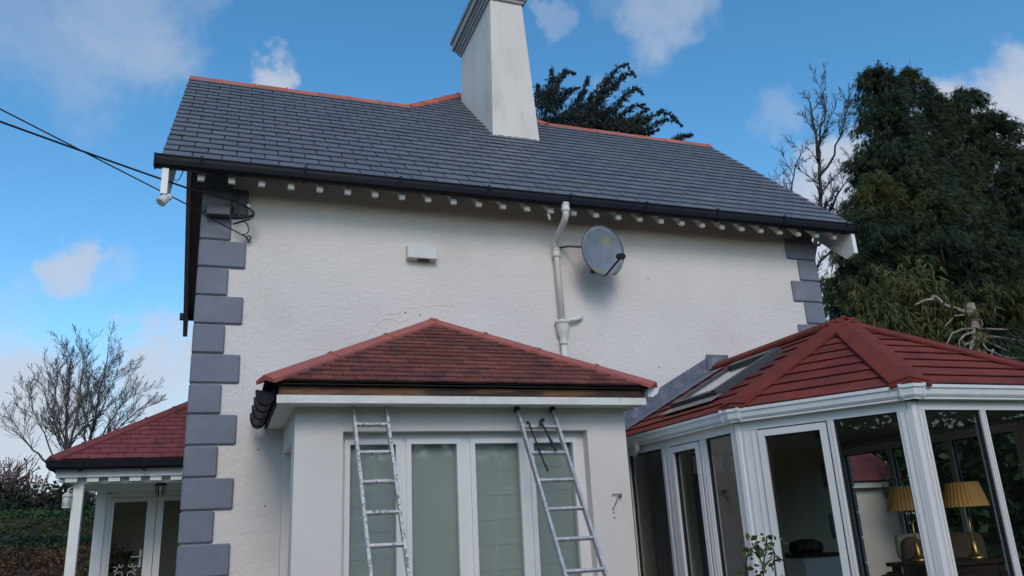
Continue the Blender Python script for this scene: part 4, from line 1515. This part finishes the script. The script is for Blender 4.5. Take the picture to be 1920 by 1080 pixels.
# ================================================================== planting
def hedge(name, x0, x1, y0, y1, z1, n, size, material, label, cat="hedge", lumpy=.12, z0=0.0, top_only=False, core=True, flat=.7):
    t = thing(name, ((x0 + x1) / 2, (y0 + y1) / 2, 0), label, cat)
    dims = np.array([x1 - x0, y1 - y0, z1 - z0])
    ar = np.array([dims[0] * dims[1], dims[0] * dims[2], dims[0] * dims[2], dims[1] * dims[2], dims[1] * dims[2]])
    cnt = (n * ar / ar.sum()).astype(int)
    Ps, Ns = [], []
    for k, c in enumerate(cnt):
        u = rng.uniform(0, 1, (c, 3))
        nn_ = np.zeros((c, 3))
        if k == 0:
            u[:, 2] = 1; nn_[:, 2] = 1
        elif k == 1:
            u[:, 1] = 0; nn_[:, 1] = -1
        elif k == 2:
            u[:, 1] = 1; nn_[:, 1] = 1
        elif k == 3:
            u[:, 0] = 0; nn_[:, 0] = -1
        else:
            u[:, 0] = 1; nn_[:, 0] = 1
        Ps.append(u); Ns.append(nn_)
    P = np.concatenate(Ps) * dims + np.array([x0, y0, z0])
    N = np.concatenate(Ns)
    ph = np.sin(P[:, 0] * 3.1 + P[:, 2] * 2.3) * np.sin(P[:, 1] * 2.7 + P[:, 2] * 3.9 + P[:, 0] * 1.3)
    P = P + N * (ph * lumpy + rng.normal(0, lumpy * .5, len(P)))[:, None]
    P[:, 2] = np.maximum(P[:, 2], .02)
    place("foliage", fast_mesh("foliage", leaf_quads(P, size, N, flat), None, 4), material, t)
    if core:
        i_ = lumpy * 1.4 + .05
        part("twigs", MB().box(x0 + i_, x1 - i_, y0 + i_, y1 - i_, z0 + .0, z1 - i_), "bark_dark", t)
    return t
hedge("hedge", -12, -1.9, 17.6, 19.2, 2.42, 70000, .030, "hedge_green", "tall green clipped hedge behind the porch post", lumpy=.05)
hedge("hedge", -10, -1.4, 15.2, 16.2, 1.86, 45000, .026, "hedge_dark", "lower dark green hedge in front of the tall hedge", lumpy=.04)
hedge("hedge", -9, -1.2, 13.6, 14.5, 1.62, 34000, .030, "hedge_gold", "low russet and golden hedge nearest the porch", lumpy=.10)
# laurels beside the conservatory
hedge("laurel_hedge", 9.4, 11.0, 3.5, 9.4, 2.95, 12000, .075, "laurel", "glossy laurel hedge seen through the conservatory glass", lumpy=.28, flat=1.0)
hedge("laurel_hedge", 11.2, 18.0, 9.6, 11.6, 3.3, 12000, .085, "hedge_dark", "dark evergreen hedge beyond the white outbuilding", lumpy=.3, flat=1.0)
# unseen evergreens added round the camera to darken pane reflections and block low sky
hedge("added_evergreens", -16, 22, -15.5, -12.5, 5.2, 30000, .14, "hedge_dark", "unseen dark evergreen screen added behind the camera for the pane reflections", lumpy=.7, flat=1.0)
hedge("added_evergreens", 17.5, 20, -12, 4.5, 4.6, 16000, .13, "hedge_dark", "unseen dark evergreen screen added along the right side for the pane reflections", lumpy=.6, flat=1.0)

hedge("added_evergreens", -19.5, -17, -13, 7.5, 5.6, 20000, .15, "hedge_dark", "unseen dark evergreen screen added on the left for the pane reflections", lumpy=.8, flat=1.0)

# left: fan-shaped leafless tree beyond the porch
b0 = at(127, 905, 26)
b0[2] = 0
b1 = at(128, 880, 26)
tt_ = thing("bare_tree", tuple(b0), "fan-shaped leafless tree with upright twigs rising beyond the porch", "tree")
S_ = []
rr = np.random.default_rng(12)
def twig(p, d, L, r, lev, up, spread, wig, minr):
    """a nearly straight twig with finer ones along it"""
    d = unit(d)
    n_ = 4
    pts = [p]
    for i in range(n_):
        d = unit(d + rr.normal(0, wig, 3) + np.array([0, 0, up * .12]))
        q = pts[-1] + d * L / n_
        S_.append((pts[-1], q, max(r * (1 - .7 * i / n_), minr), max(r * (1 - .7 * (i + 1) / n_), minr)))
        pts.append(q)
        if lev > 0:
            for _ in range(2 if lev > 1 else 1 + (rr.random() < .5)):
                a_ = unit(np.cross(d, rr.normal(0, 1, 3)))
                f_ = rr.uniform(0, 1)
                twig(pts[-2] * (1 - f_) + q * f_, d + a_ * spread * rr.uniform(.6, 1.2) + np.array([0, 0, up * .4]),
                     L * rr.uniform(.28, .52) * (1.15 - .5 * i / n_), r * .55, lev - 1, up, spread, wig, minr)


def limb(pts, r0, r1, L=1.2, up=.4, spread=.6, Y=26.0, minr=.005, wig=.06, step=.24, lev=2, bend=.03):
    q = [at(x, y, Y + dy) for x, y, dy in pts]
    path = [q[0]]
    for a_, b_ in zip(q[:-1], q[1:]):
        k_ = max(2, int(np.linalg.norm(b_ - a_) / step))
        for t in range(1, k_ + 1):
            path.append(a_ + (b_ - a_) * t / k_ + rr.normal(0, bend, 3) * (t < k_))
    n_ = len(path)
    for i in range(n_ - 1):
        ra, rb_ = r0 + (r1 - r0) * i / (n_ - 1), r0 + (r1 - r0) * (i + 1) / (n_ - 1)
        S_.append((path[i], path[i + 1], ra, rb_))
        if i >= 2:
            d = unit(path[i + 1] - path[i])
            a_ = unit(np.cross(d, rr.normal(0, 1, 3)))
            twig(path[i + 1], d + a_ * spread * rr.uniform(.7, 1.2) + np.array([0, 0, up * .5]),
                 L * rr.uniform(.55, 1.0) * (1 - .45 * i / n_), max(rb_ * .5, minr * 1.6), lev, up, spread, wig, minr)


kw = dict(L=1.5, up=.38, spread=.80, minr=.0045, step=.17, wig=.03, bend=.015)
limb([(127, 905, 0), (126, 845, 0), (124, 790, .2), (128, 740, .3), (132, 690, .3), (130, 662, .3)], .06, .014, **kw)
limb([(126, 850, 0), (140, 800, -.4), (148, 750, -.5), (156, 700, -.5), (158, 665, -.4)], .042, .012, **kw)
limb([(126, 848, 0), (108, 810, .5), (92, 765, .7), (80, 725, .7)], .032, .010, **kw)
limb([(126, 845, 0), (112, 790, -.2), (105, 735, -.3), (108, 690, -.2)], .032, .010, **kw)
limb([(100, 856, 0), (84, 812, .4), (62, 770, .5), (56, 735, .5)], .028, .010, **kw)
limb([(88, 868, .3), (55, 835, .3), (35, 815, .3), (22, 800, .3)], .035, .012, **kw)
S_.append((b0, at(127, 905, 26), .12, .085))
place("limbs", segs_mesh("limbs", [s for s in S_ if s[2] > .03], 6), "bark", tt_)
place("twigs", segs_mesh("twigs", [s for s in S_ if s[2] <= .03], 3), "bark", tt_)
S_ = []
b2 = at(168, 900, 27.5)
b2[2] = 0
tt2 = thing("bare_tree", tuple(b2), "leaning leafless tree with feathery side twigs rising over the porch hip", "tree")
limb([(160, 905, 1.5), (168, 830, 1.5), (180, 775, 1.5), (188, 730, 1.5), (197, 690, 1.4), (202, 660, 1.3)], .065, .014, **kw)
limb([(172, 810, 1.5), (192, 765, 1.0), (205, 730, .8), (222, 695, .8)], .032, .010, **kw)
limb([(176, 840, 1.5), (205, 795, 2.0), (228, 760, 2.0), (250, 735, 2.0)], .032, .010, **kw)
limb([(180, 850, 1.5), (225, 800, 1.2), (258, 770, 1.2), (268, 762, 1.2)], .035, .012, **kw)
limb([(160, 850, 1.5), (160, 800, 2.2), (166, 760, 2.2), (172, 725, 2.2)], .028, .010, **kw)
segs_b = [((b2[0], b2[1], 0), tuple(at(160, 905, 27.5)), .13, .09)]
place("limbs", segs_mesh("limbs", [s for s in S_ if s[2] > .03] + [(np.array(a_), np.array(b_), c_, d_) for a_, b_, c_, d_ in segs_b], 6), "bark", tt2)
place("twigs", segs_mesh("twigs", [s for s in S_ if s[2] <= .03], 3), "bark", tt2)

# right: dark leafless tree between the gable and the cypress
S_ = []
b3 = at(1525, 640, 15.5)
b3[2] = 0
tt3 = thing("bare_tree", tuple(b3), "dark crooked leafless tree between the gable and the big cypress", "tree")
kw = dict(L=1.25, up=.35, spread=.85, Y=15.5, minr=.0045, wig=.07, step=.27)
limb([(1500, 700, 0), (1520, 560, 0), (1528, 460, 0), (1538, 380, .1), (1537, 310, .2), (1530, 250, .2), (1518, 190, .2)], .10, .025, **kw)
limb([(1537, 330, .1), (1565, 290, -.2), (1580, 240, -.3), (1590, 195, -.3)], .035, .012, **kw)
limb([(1536, 300, .1), (1538, 240, .5), (1545, 190, .5), (1548, 160, .5)], .045, .015, **kw)
limb([(1526, 480, 0), (1500, 430, .3), (1480, 380, .3), (1488, 330, .3), (1500, 280, .3)], .045, .015, **kw)
limb([(1530, 440, 0), (1560, 390, .3), (1580, 350, .3), (1600, 320, .3)], .05, .015, **kw)
kw["L"] = 1.0
kw["up"] = .05
for pts in ([(1525, 600, 0), (1560, 560, .4), (1600, 540, .6)], [(1525, 560, 0), (1565, 520, .3), (1605, 500, .3)], [(1525, 510, 0), (1560, 470, -.3), (1600, 450, -.3)],
            [(1540, 620, 0), (1580, 590, .8), (1610, 580, .8)], [(1535, 460, 0), (1570, 430, .9), (1600, 400, .9)]):
    limb(pts, .035, .012, **kw)
S_.append((np.array(b3), at(1500, 700, 15.5), .13, .10))
place("limbs", segs_mesh("limbs", [s for s in S_ if s[2] > .03], 6), "bark_dark", tt3)
place("twigs", segs_mesh("twigs", [s for s in S_ if s[2] <= .03], 3), "bark_dark", tt3)

# big cypress on the right: several leaders, drooping sprays
cy = thing("cypress_tree", (17.0, 14.5, 0), "huge dark green cypress with drooping sprays and several pointed tops", "tree")
V = []
Tr = []
rc = np.random.default_rng(21)
def leader(px, py, Y, rad, zlow, nb, ns, pw=.60, size=.18):
    nb, ns = int(nb * 2.3), int(ns * 1.5)
    tip = at(px, py, Y)
    x, y, H = tip
    Tr.append((np.array([x, y, 0]), np.array([x, y, H * .6]), .12, .06))
    Tr.append((np.array([x, y, H * .6]), np.array([x, y, H - .3]), .06, .015))
    for _ in range(nb):
        t = rc.uniform(0, 1) ** 1.4
        z = zlow + (H - zlow) * t
        az = rc.uniform(0, 2 * math.pi)
        R = (rad * (1 - t) ** pw + .10) * rc.uniform(.60, 1.22)
        d = np.array([math.cos(az), math.sin(az), 0])
        q = rc.uniform(.25 if rc.random() < .35 else .55, 1.0, ns)
        rise = rc.uniform(.05, .30)
        P = np.array([x, y, z]) + d * (R * q)[:, None]
        P[:, 2] += R * (rise * np.sin(q * 2.2) - .28 * q ** 3)
        side = np.array([-d[1], d[0], 0])
        P += side * (rc.normal(0, .16, ns) * (R * .35 + .2))[:, None] + rc.normal(0, .07, (ns, 3))
        Dr = d[None, :] * .7 + rc.normal(0, .25, (ns, 3))
        Dr[:, 2] -= .35
        V.append(blades(P, Dr, size * rc.uniform(.8, 1.5), size * .042, fan=.85, k=11, droop=1.1))
    n_ = 60
    zz = rc.uniform(0, 1, n_) ** .8
    P = np.array([x, y, H + .2]) + np.stack([rc.normal(0, 1, n_) * (.02 + .20 * zz), rc.normal(0, 1, n_) * (.02 + .20 * zz), -zz * 2.2], 1)
    V.append(blades(P, np.tile([.35, 0, -.1], (n_, 1)), .20, .008, fan=1.1, k=9, droop=.8))
leader(1640, 128, 13.6, 2.1, 3.2, 230, 15)
leader(1697, 138, 14.2, 2.3, 3.2, 230, 15)
leader(1662, 205, 13.2, 2.2, 3.0, 150, 14)
leader(1752, 188, 14.8, 2.8, 3.0, 240, 15)
leader(1806, 170, 14.4, 2.5, 3.0, 200, 15)
leader(1855, 215, 14.0, 2.6, 3.0, 230, 15)
leader(1915, 285, 13.4, 2.7, 2.5, 240, 15)
leader(1990, 260, 14.5, 2.8, 2.5, 160, 14)
leader(1640, 330, 12.6, 1.7, 3.0, 130, 13)
leader(1740, 360, 12.0, 2.1, 2.5, 170, 13)
leader(1590, 430, 13.0, 1.5, 3.0, 80, 12)
leader(1606, 300, 13.8, 1.3, 3.5, 70, 12)
leader(1572, 500, 13.4, 1.1, 3.0, 60, 11)
leader(1830, 420, 11.8, 2.0, 2.5, 150, 13)
place("crown", fast_mesh("crown", np.concatenate(V), None, 4), "cypress", cy)
place("trunk", segs_mesh("trunk", Tr, 8), "bark_dark", cy)
# olive boughs hanging in front of it
V = []
Tr = []
ol = thing("cypress_bough_tree", tuple(np.array([*at(1690, 640, 11.4)[:2], 0])), "small yellowish cypress with bare boughs in front of the huge one", "tree")
for (px, py, n_, sx, sz) in ((1690, 520, 90, .55, .32), (1665, 560, 110, .6, .32), (1715, 545, 60, .4, .25), (1745, 595, 110, .55, .26), (1700, 625, 130, .9, .25), (1780, 640, 60, .5, .2), (1640, 605, 70, .5, .25)):
    c = at(px, py, 11.4)
    P = c + np.stack([rc.normal(0, sx * .5, n_), rc.normal(0, .4, n_), rc.normal(0, sz * .55, n_)], 1)
    V.append(blades(P, np.tile([-.2, -.2, -.7], (n_, 1)) + rc.normal(0, .35, (n_, 3)), .24, .017, fan=.9, k=8, droop=.8))
    Tr.append((at(1755, 640, 11.6), c, .03, .012))
place("crown", fast_mesh("crown", np.concatenate(V), None, 4), "cypress_olive", ol)
Tr.append((np.array([*at(1755, 640, 11.6)[:2], 0]), at(1755, 640, 11.6), .09, .05))
place("limbs", segs_mesh("limbs", Tr, 6), "bark", ol)
# sawn-off dead trunk with bare boughs
st0, st1 = at(1842, 690, 11.0), at(1816, 570, 11.0)
stp = thing("dead_trunk", (st0[0], 11.0, 0), "pale sawn-off dead trunk with tangled bare boughs over the red roof", "tree stump")
mbt = MB()
path = [np.array([st0[0] + .1, 11.0, 0]), at(1850, 760, 11.0), st0, at(1832, 640, 11.0), st1]
mbt.tube(path, [.14, .13, .125, .115, .105], 12)
part("trunk", mbt, "bark_pale", stp)
part("split_top", MB().tube([at(1826, 640, 10.92), at(1823, 573, 10.93)], [.05, .05], 7), "bark_pale", stp)
S = []
def bough(pts, r0, r1, Y=10.95):
    q = [at(x, y, Y + dy) for x, y, dy in pts]
    for i in range(len(q) - 1):
        n_ = len(q) - 1
        S.append((q[i], q[i + 1], r0 + (r1 - r0) * i / n_, r0 + (r1 - r0) * (i + 1) / n_))
bough([(1812, 586, 0), (1790, 579, -.1), (1772, 573, -.1), (1760, 562, -.1), (1751, 554, -.1), (1747, 561, -.1), (1733, 563, -.1), (1715, 572, 0)], .05, .02)
for seed_pts in ([(1830, 615, 0), (1805, 617, -.2), (1785, 625, -.3), (1775, 645, -.3)], [(1828, 622, 0), (1808, 628, -.3), (1798, 640, -.3), (1800, 660, -.3)],
                 [(1830, 640, 0), (1812, 645, -.3), (1795, 655, -.3), (1780, 660, -.3)], [(1838, 630, 0), (1870, 632, -.2), (1905, 637, -.3), (1925, 639, -.3)],
                 [(1838, 634, 0), (1860, 645, -.3), (1890, 658, -.3), (1912, 682, -.3)], [(1838, 638, 0), (1850, 655, -.4), (1880, 668, -.4), (1900, 672, -.4), (1935, 668, -.4)],
                 [(1832, 618, 0), (1842, 610, -.1), (1840, 600, -.1), (1832, 596, -.1)], [(1826, 645, -.1), (1815, 662, -.3), (1808, 672, -.3)],
                 [(1834, 655, -.1), (1842, 668, -.3), (1846, 682, -.3)], [(1828, 632, -.1), (1820, 645, -.4), (1818, 658, -.4), (1828, 668, -.4)],
                 [(1836, 616, 0), (1865, 617, -.2), (1890, 618, -.3)], [(1862, 655, -.3), (1858, 668, -.3), (1852, 680, -.3)], [(1820, 640, 0), (1795, 645, .2), (1775, 662, .2)],
                 [(1812, 590, 0), (1790, 592, -.2), (1772, 612, -.2)]):
    bough(seed_pts, .022, .009)
place("boughs", segs_mesh("boughs", S, 5), "bark_pale", stp)

# wind-swept cypress behind the ridge
V = []
Tr = []
wc = thing("cypress_tree", (11.5, 23.0, 0), "wind-swept dark cypress with plume-like boughs behind the roof ridge", "tree")
rp_ = np.random.default_rng(33)
def plume(pts, r0, n_, Y=22.0, size=.25):
    r0, n_ = r0 * .62, int(n_ * 1.5)
    Yj = Y + rp_.uniform(-1.2, 1.2)
    q = np.array([at(x, y, Yj) for x, y in pts])
    cl = np.concatenate([[0], np.cumsum(np.linalg.norm(np.diff(q, axis=0), axis=1))])
    ua = rp_.uniform(0, 1, n_) ** 1.15
    ts = ua * cl[-1]
    i = np.clip(np.searchsorted(cl, ts, side='right') - 1, 0, len(q) - 2)
    fr = ((ts - cl[i]) / (cl[i + 1] - cl[i]))[:, None]
    P = q[i] * (1 - fr) + q[i + 1] * fr
    taper = (1 - ua) ** .85
    P = P + rp_.normal(0, 1, (n_, 3)) * (r0 * taper * .55 + .012)[:, None]
    Dd = q[i + 1] - q[i]
    Dd = unit(Dd) * .9 + rp_.normal(0, .22, (n_, 3))
    V.append(blades(P, Dd, size * (.4 + .6 * taper), .013, fan=.75, k=9, droop=.15))
    for a_ in range(len(q) - 1):
        Tr.append((q[a_], q[a_ + 1], .05 / (a_ + 1), .04 / (a_ + 2)))
for pts, r0, n_ in (([(1015, 250), (1025, 190), (1035, 150), (1034, 128)], .75, 260), ([(1030, 190), (1048, 150), (1060, 134), (1078, 138)], .35, 110),
                    ([(1030, 210), (1060, 175), (1085, 165)], .45, 130), ([(1050, 260), (1080, 200), (1096, 165), (1103, 145)], .55, 200),
                    ([(1070, 250), (1110, 190), (1140, 148), (1162, 125), (1176, 120), (1179, 128)], .50, 230), ([(1090, 240), (1130, 180), (1165, 148), (1185, 135), (1192, 143)], .45, 210),
                    ([(1090, 250), (1120, 190), (1145, 165), (1160, 160)], .42, 150), ([(1110, 255), (1150, 205), (1178, 172), (1195, 165), (1205, 176)], .50, 220),
                    ([(1110, 265), (1160, 220), (1190, 198), (1208, 196)], .48, 180), ([(1120, 270), (1180, 225), (1215, 205), (1200, 200)], .40, 140),
                    ([(1130, 270), (1200, 228), (1240, 210), (1262, 217), (1278, 236)], .36, 200), ([(1150, 275), (1215, 240), (1250, 224), (1270, 228)], .33, 150),
                    ([(1140, 280), (1200, 256), (1235, 243)], .38, 150), ([(1262, 268), (1278, 256), (1296, 253)], .20, 60),
                    ([(1005, 200), (1012, 180), (1008, 160)], .35, 80)):
    plume(pts, r0, n_)
for _ in range(46):
    x = rp_.uniform(1000, 1210)
    y = rp_.uniform(205, 285) + max(0, (x - 1100)) * .18
    plume([(x - 25, y + 30), (x, y + 5), (x + 22, y - 8)], .65, 60, Y=22.6)
for _ in range(260):      # the body of the tree below the ridge line
    c = np.array([rp_.normal(11.6, 2.2), rp_.normal(23, 1.5), rp_.uniform(3.5, 12.0)])
    n_ = 14
    P = c + rp_.normal(0, .55, (n_, 3))
    V.append(blades(P, np.tile([.6, 0, .3], (n_, 1)) + rp_.normal(0, .3, (n_, 3)), .35, .03, fan=.9, k=6, droop=.3))
place("crown", fast_mesh("crown", np.concatenate(V), None, 4), "cypress_far", wc)
Tr.append((np.array([11.5, 23.0, 0]), np.array([11.6, 23.0, 12.5]), .45, .15))
place("trunk", segs_mesh("trunk", Tr, 6), "bark_dark", wc)

# russet shrubs at far left
def shrub(px, py, Y, w, label, seed):
    c = at(px, py, Y)
    base = np.array([c[0], Y, 0])
    t = thing("shrub", tuple(base), label, "shrub", "russet shrubs at the garden edge")
    rr_s = np.random.default_rng(seed)
    S = []
    for k in range(9):
        a_ = rr_s.uniform(0, 2 * math.pi)
        d = np.array([math.cos(a_) * .55, math.sin(a_) * .55, 1.0])
        grow(S, base + np.array([math.cos(a_), math.sin(a_), 0]) * w * .12, d, c[2] * .42, .035, 3, rr_s, up=.12, spread=.75, shrink=(.55, .75), minr=.010, nseg=3, wig=.14)
    place("twigs", segs_mesh("twigs", S, 3), "twig_brown", t)
    ends = np.array([s[1] for s in S if s[2] < .013])
    ends = ends[rr_s.random(len(ends)) < .55]
    place("dry_leaves", fast_mesh("dry_leaves", leaf_quads(ends + rr_s.normal(0, .05, ends.shape), .045), None, 4), "shrub_rust", t)
shrub(15, 870, 23.5, 2.2, "russet leafless shrub thick with dry leaves, rounded crown above the tall hedge", 5)
shrub(75, 892, 22.5, 2.2, "purplish bare shrub above the tall hedge beside the porch lantern", 8)
shrub(-70, 860, 24.5, 2.2, "russet leafless shrub at the outer end of the tall hedge", 9)
shrub(118, 905, 24.0, 2.0, "brown twiggy shrub directly behind the porch lantern", 15)
hedge("evergreen_bush", -4.6, -2.8, 20.4, 22.2, 2.75, 9000, .07, "hedge_dark", "dark evergreen bush behind the porch post", cat="bush", lumpy=.35, flat=1.0)

# rose in front of the conservatory door
ro = thing("rose_bush", tuple(np.array([*at(1425, 1080, 4.75)[:2], .06])), "straggly rose with sparse leaves in front of the conservatory corner", "plant")
rb0 = np.array([*at(1425, 1080, 4.75)[:2], .06])
S = []
LP = []
rz_ = np.random.default_rng(41)
for pts in ([(1432, 1085), (1430, 1060), (1424, 1045), (1416, 1030), (1410, 1018)], [(1455, 1085), (1452, 1060), (1452, 1040), (1450, 1030)], [(1430, 1060), (1436, 1036), (1438, 1006)],
            [(1432, 1064), (1442, 1052), (1448, 1048)], [(1424, 1046), (1440, 1020), (1448, 1016)], [(1400, 1085), (1398, 1060), (1404, 1030)], [(1452, 1052), (1462, 1048), (1482, 1058)]):
    q = [at(x, y, 4.75 + rz_.uniform(-.06, .06)) for x, y in pts]
    if pts[0][1] > 1080:
        S.append((rb0 + rz_.normal(0, .03, 3) * (1, 1, 0), q[0], .007, .006))
    for i in range(len(q) - 1):
        S.append((q[i], q[i + 1], .006, .0045))
for (x, y, n_, s_) in ((1416, 1020, 14, .045), (1424, 1026, 12, .05), (1404, 1034, 10, .06), (1400, 1055, 10, .06), (1442, 1018, 10, .05), (1440, 1038, 6, .035), (1430, 1076, 7, .05),
                       (1444, 1050, 4, .035), (1438, 1062, 4, .03), (1384, 1080, 6, .05), (1462, 1050, 3, .03)):
    LP.append(at(x, y, 4.75) + rz_.normal(0, s_ * .75, (n_, 3)))
place("stems", segs_mesh("stems", S, 5), "bark_dark", ro)
LPc = np.concatenate(LP)
place("leaves", fast_mesh("leaves", leaf_quads(LPc, .026, None, 1.0, .62), None, 4), "rose_leaf", ro)
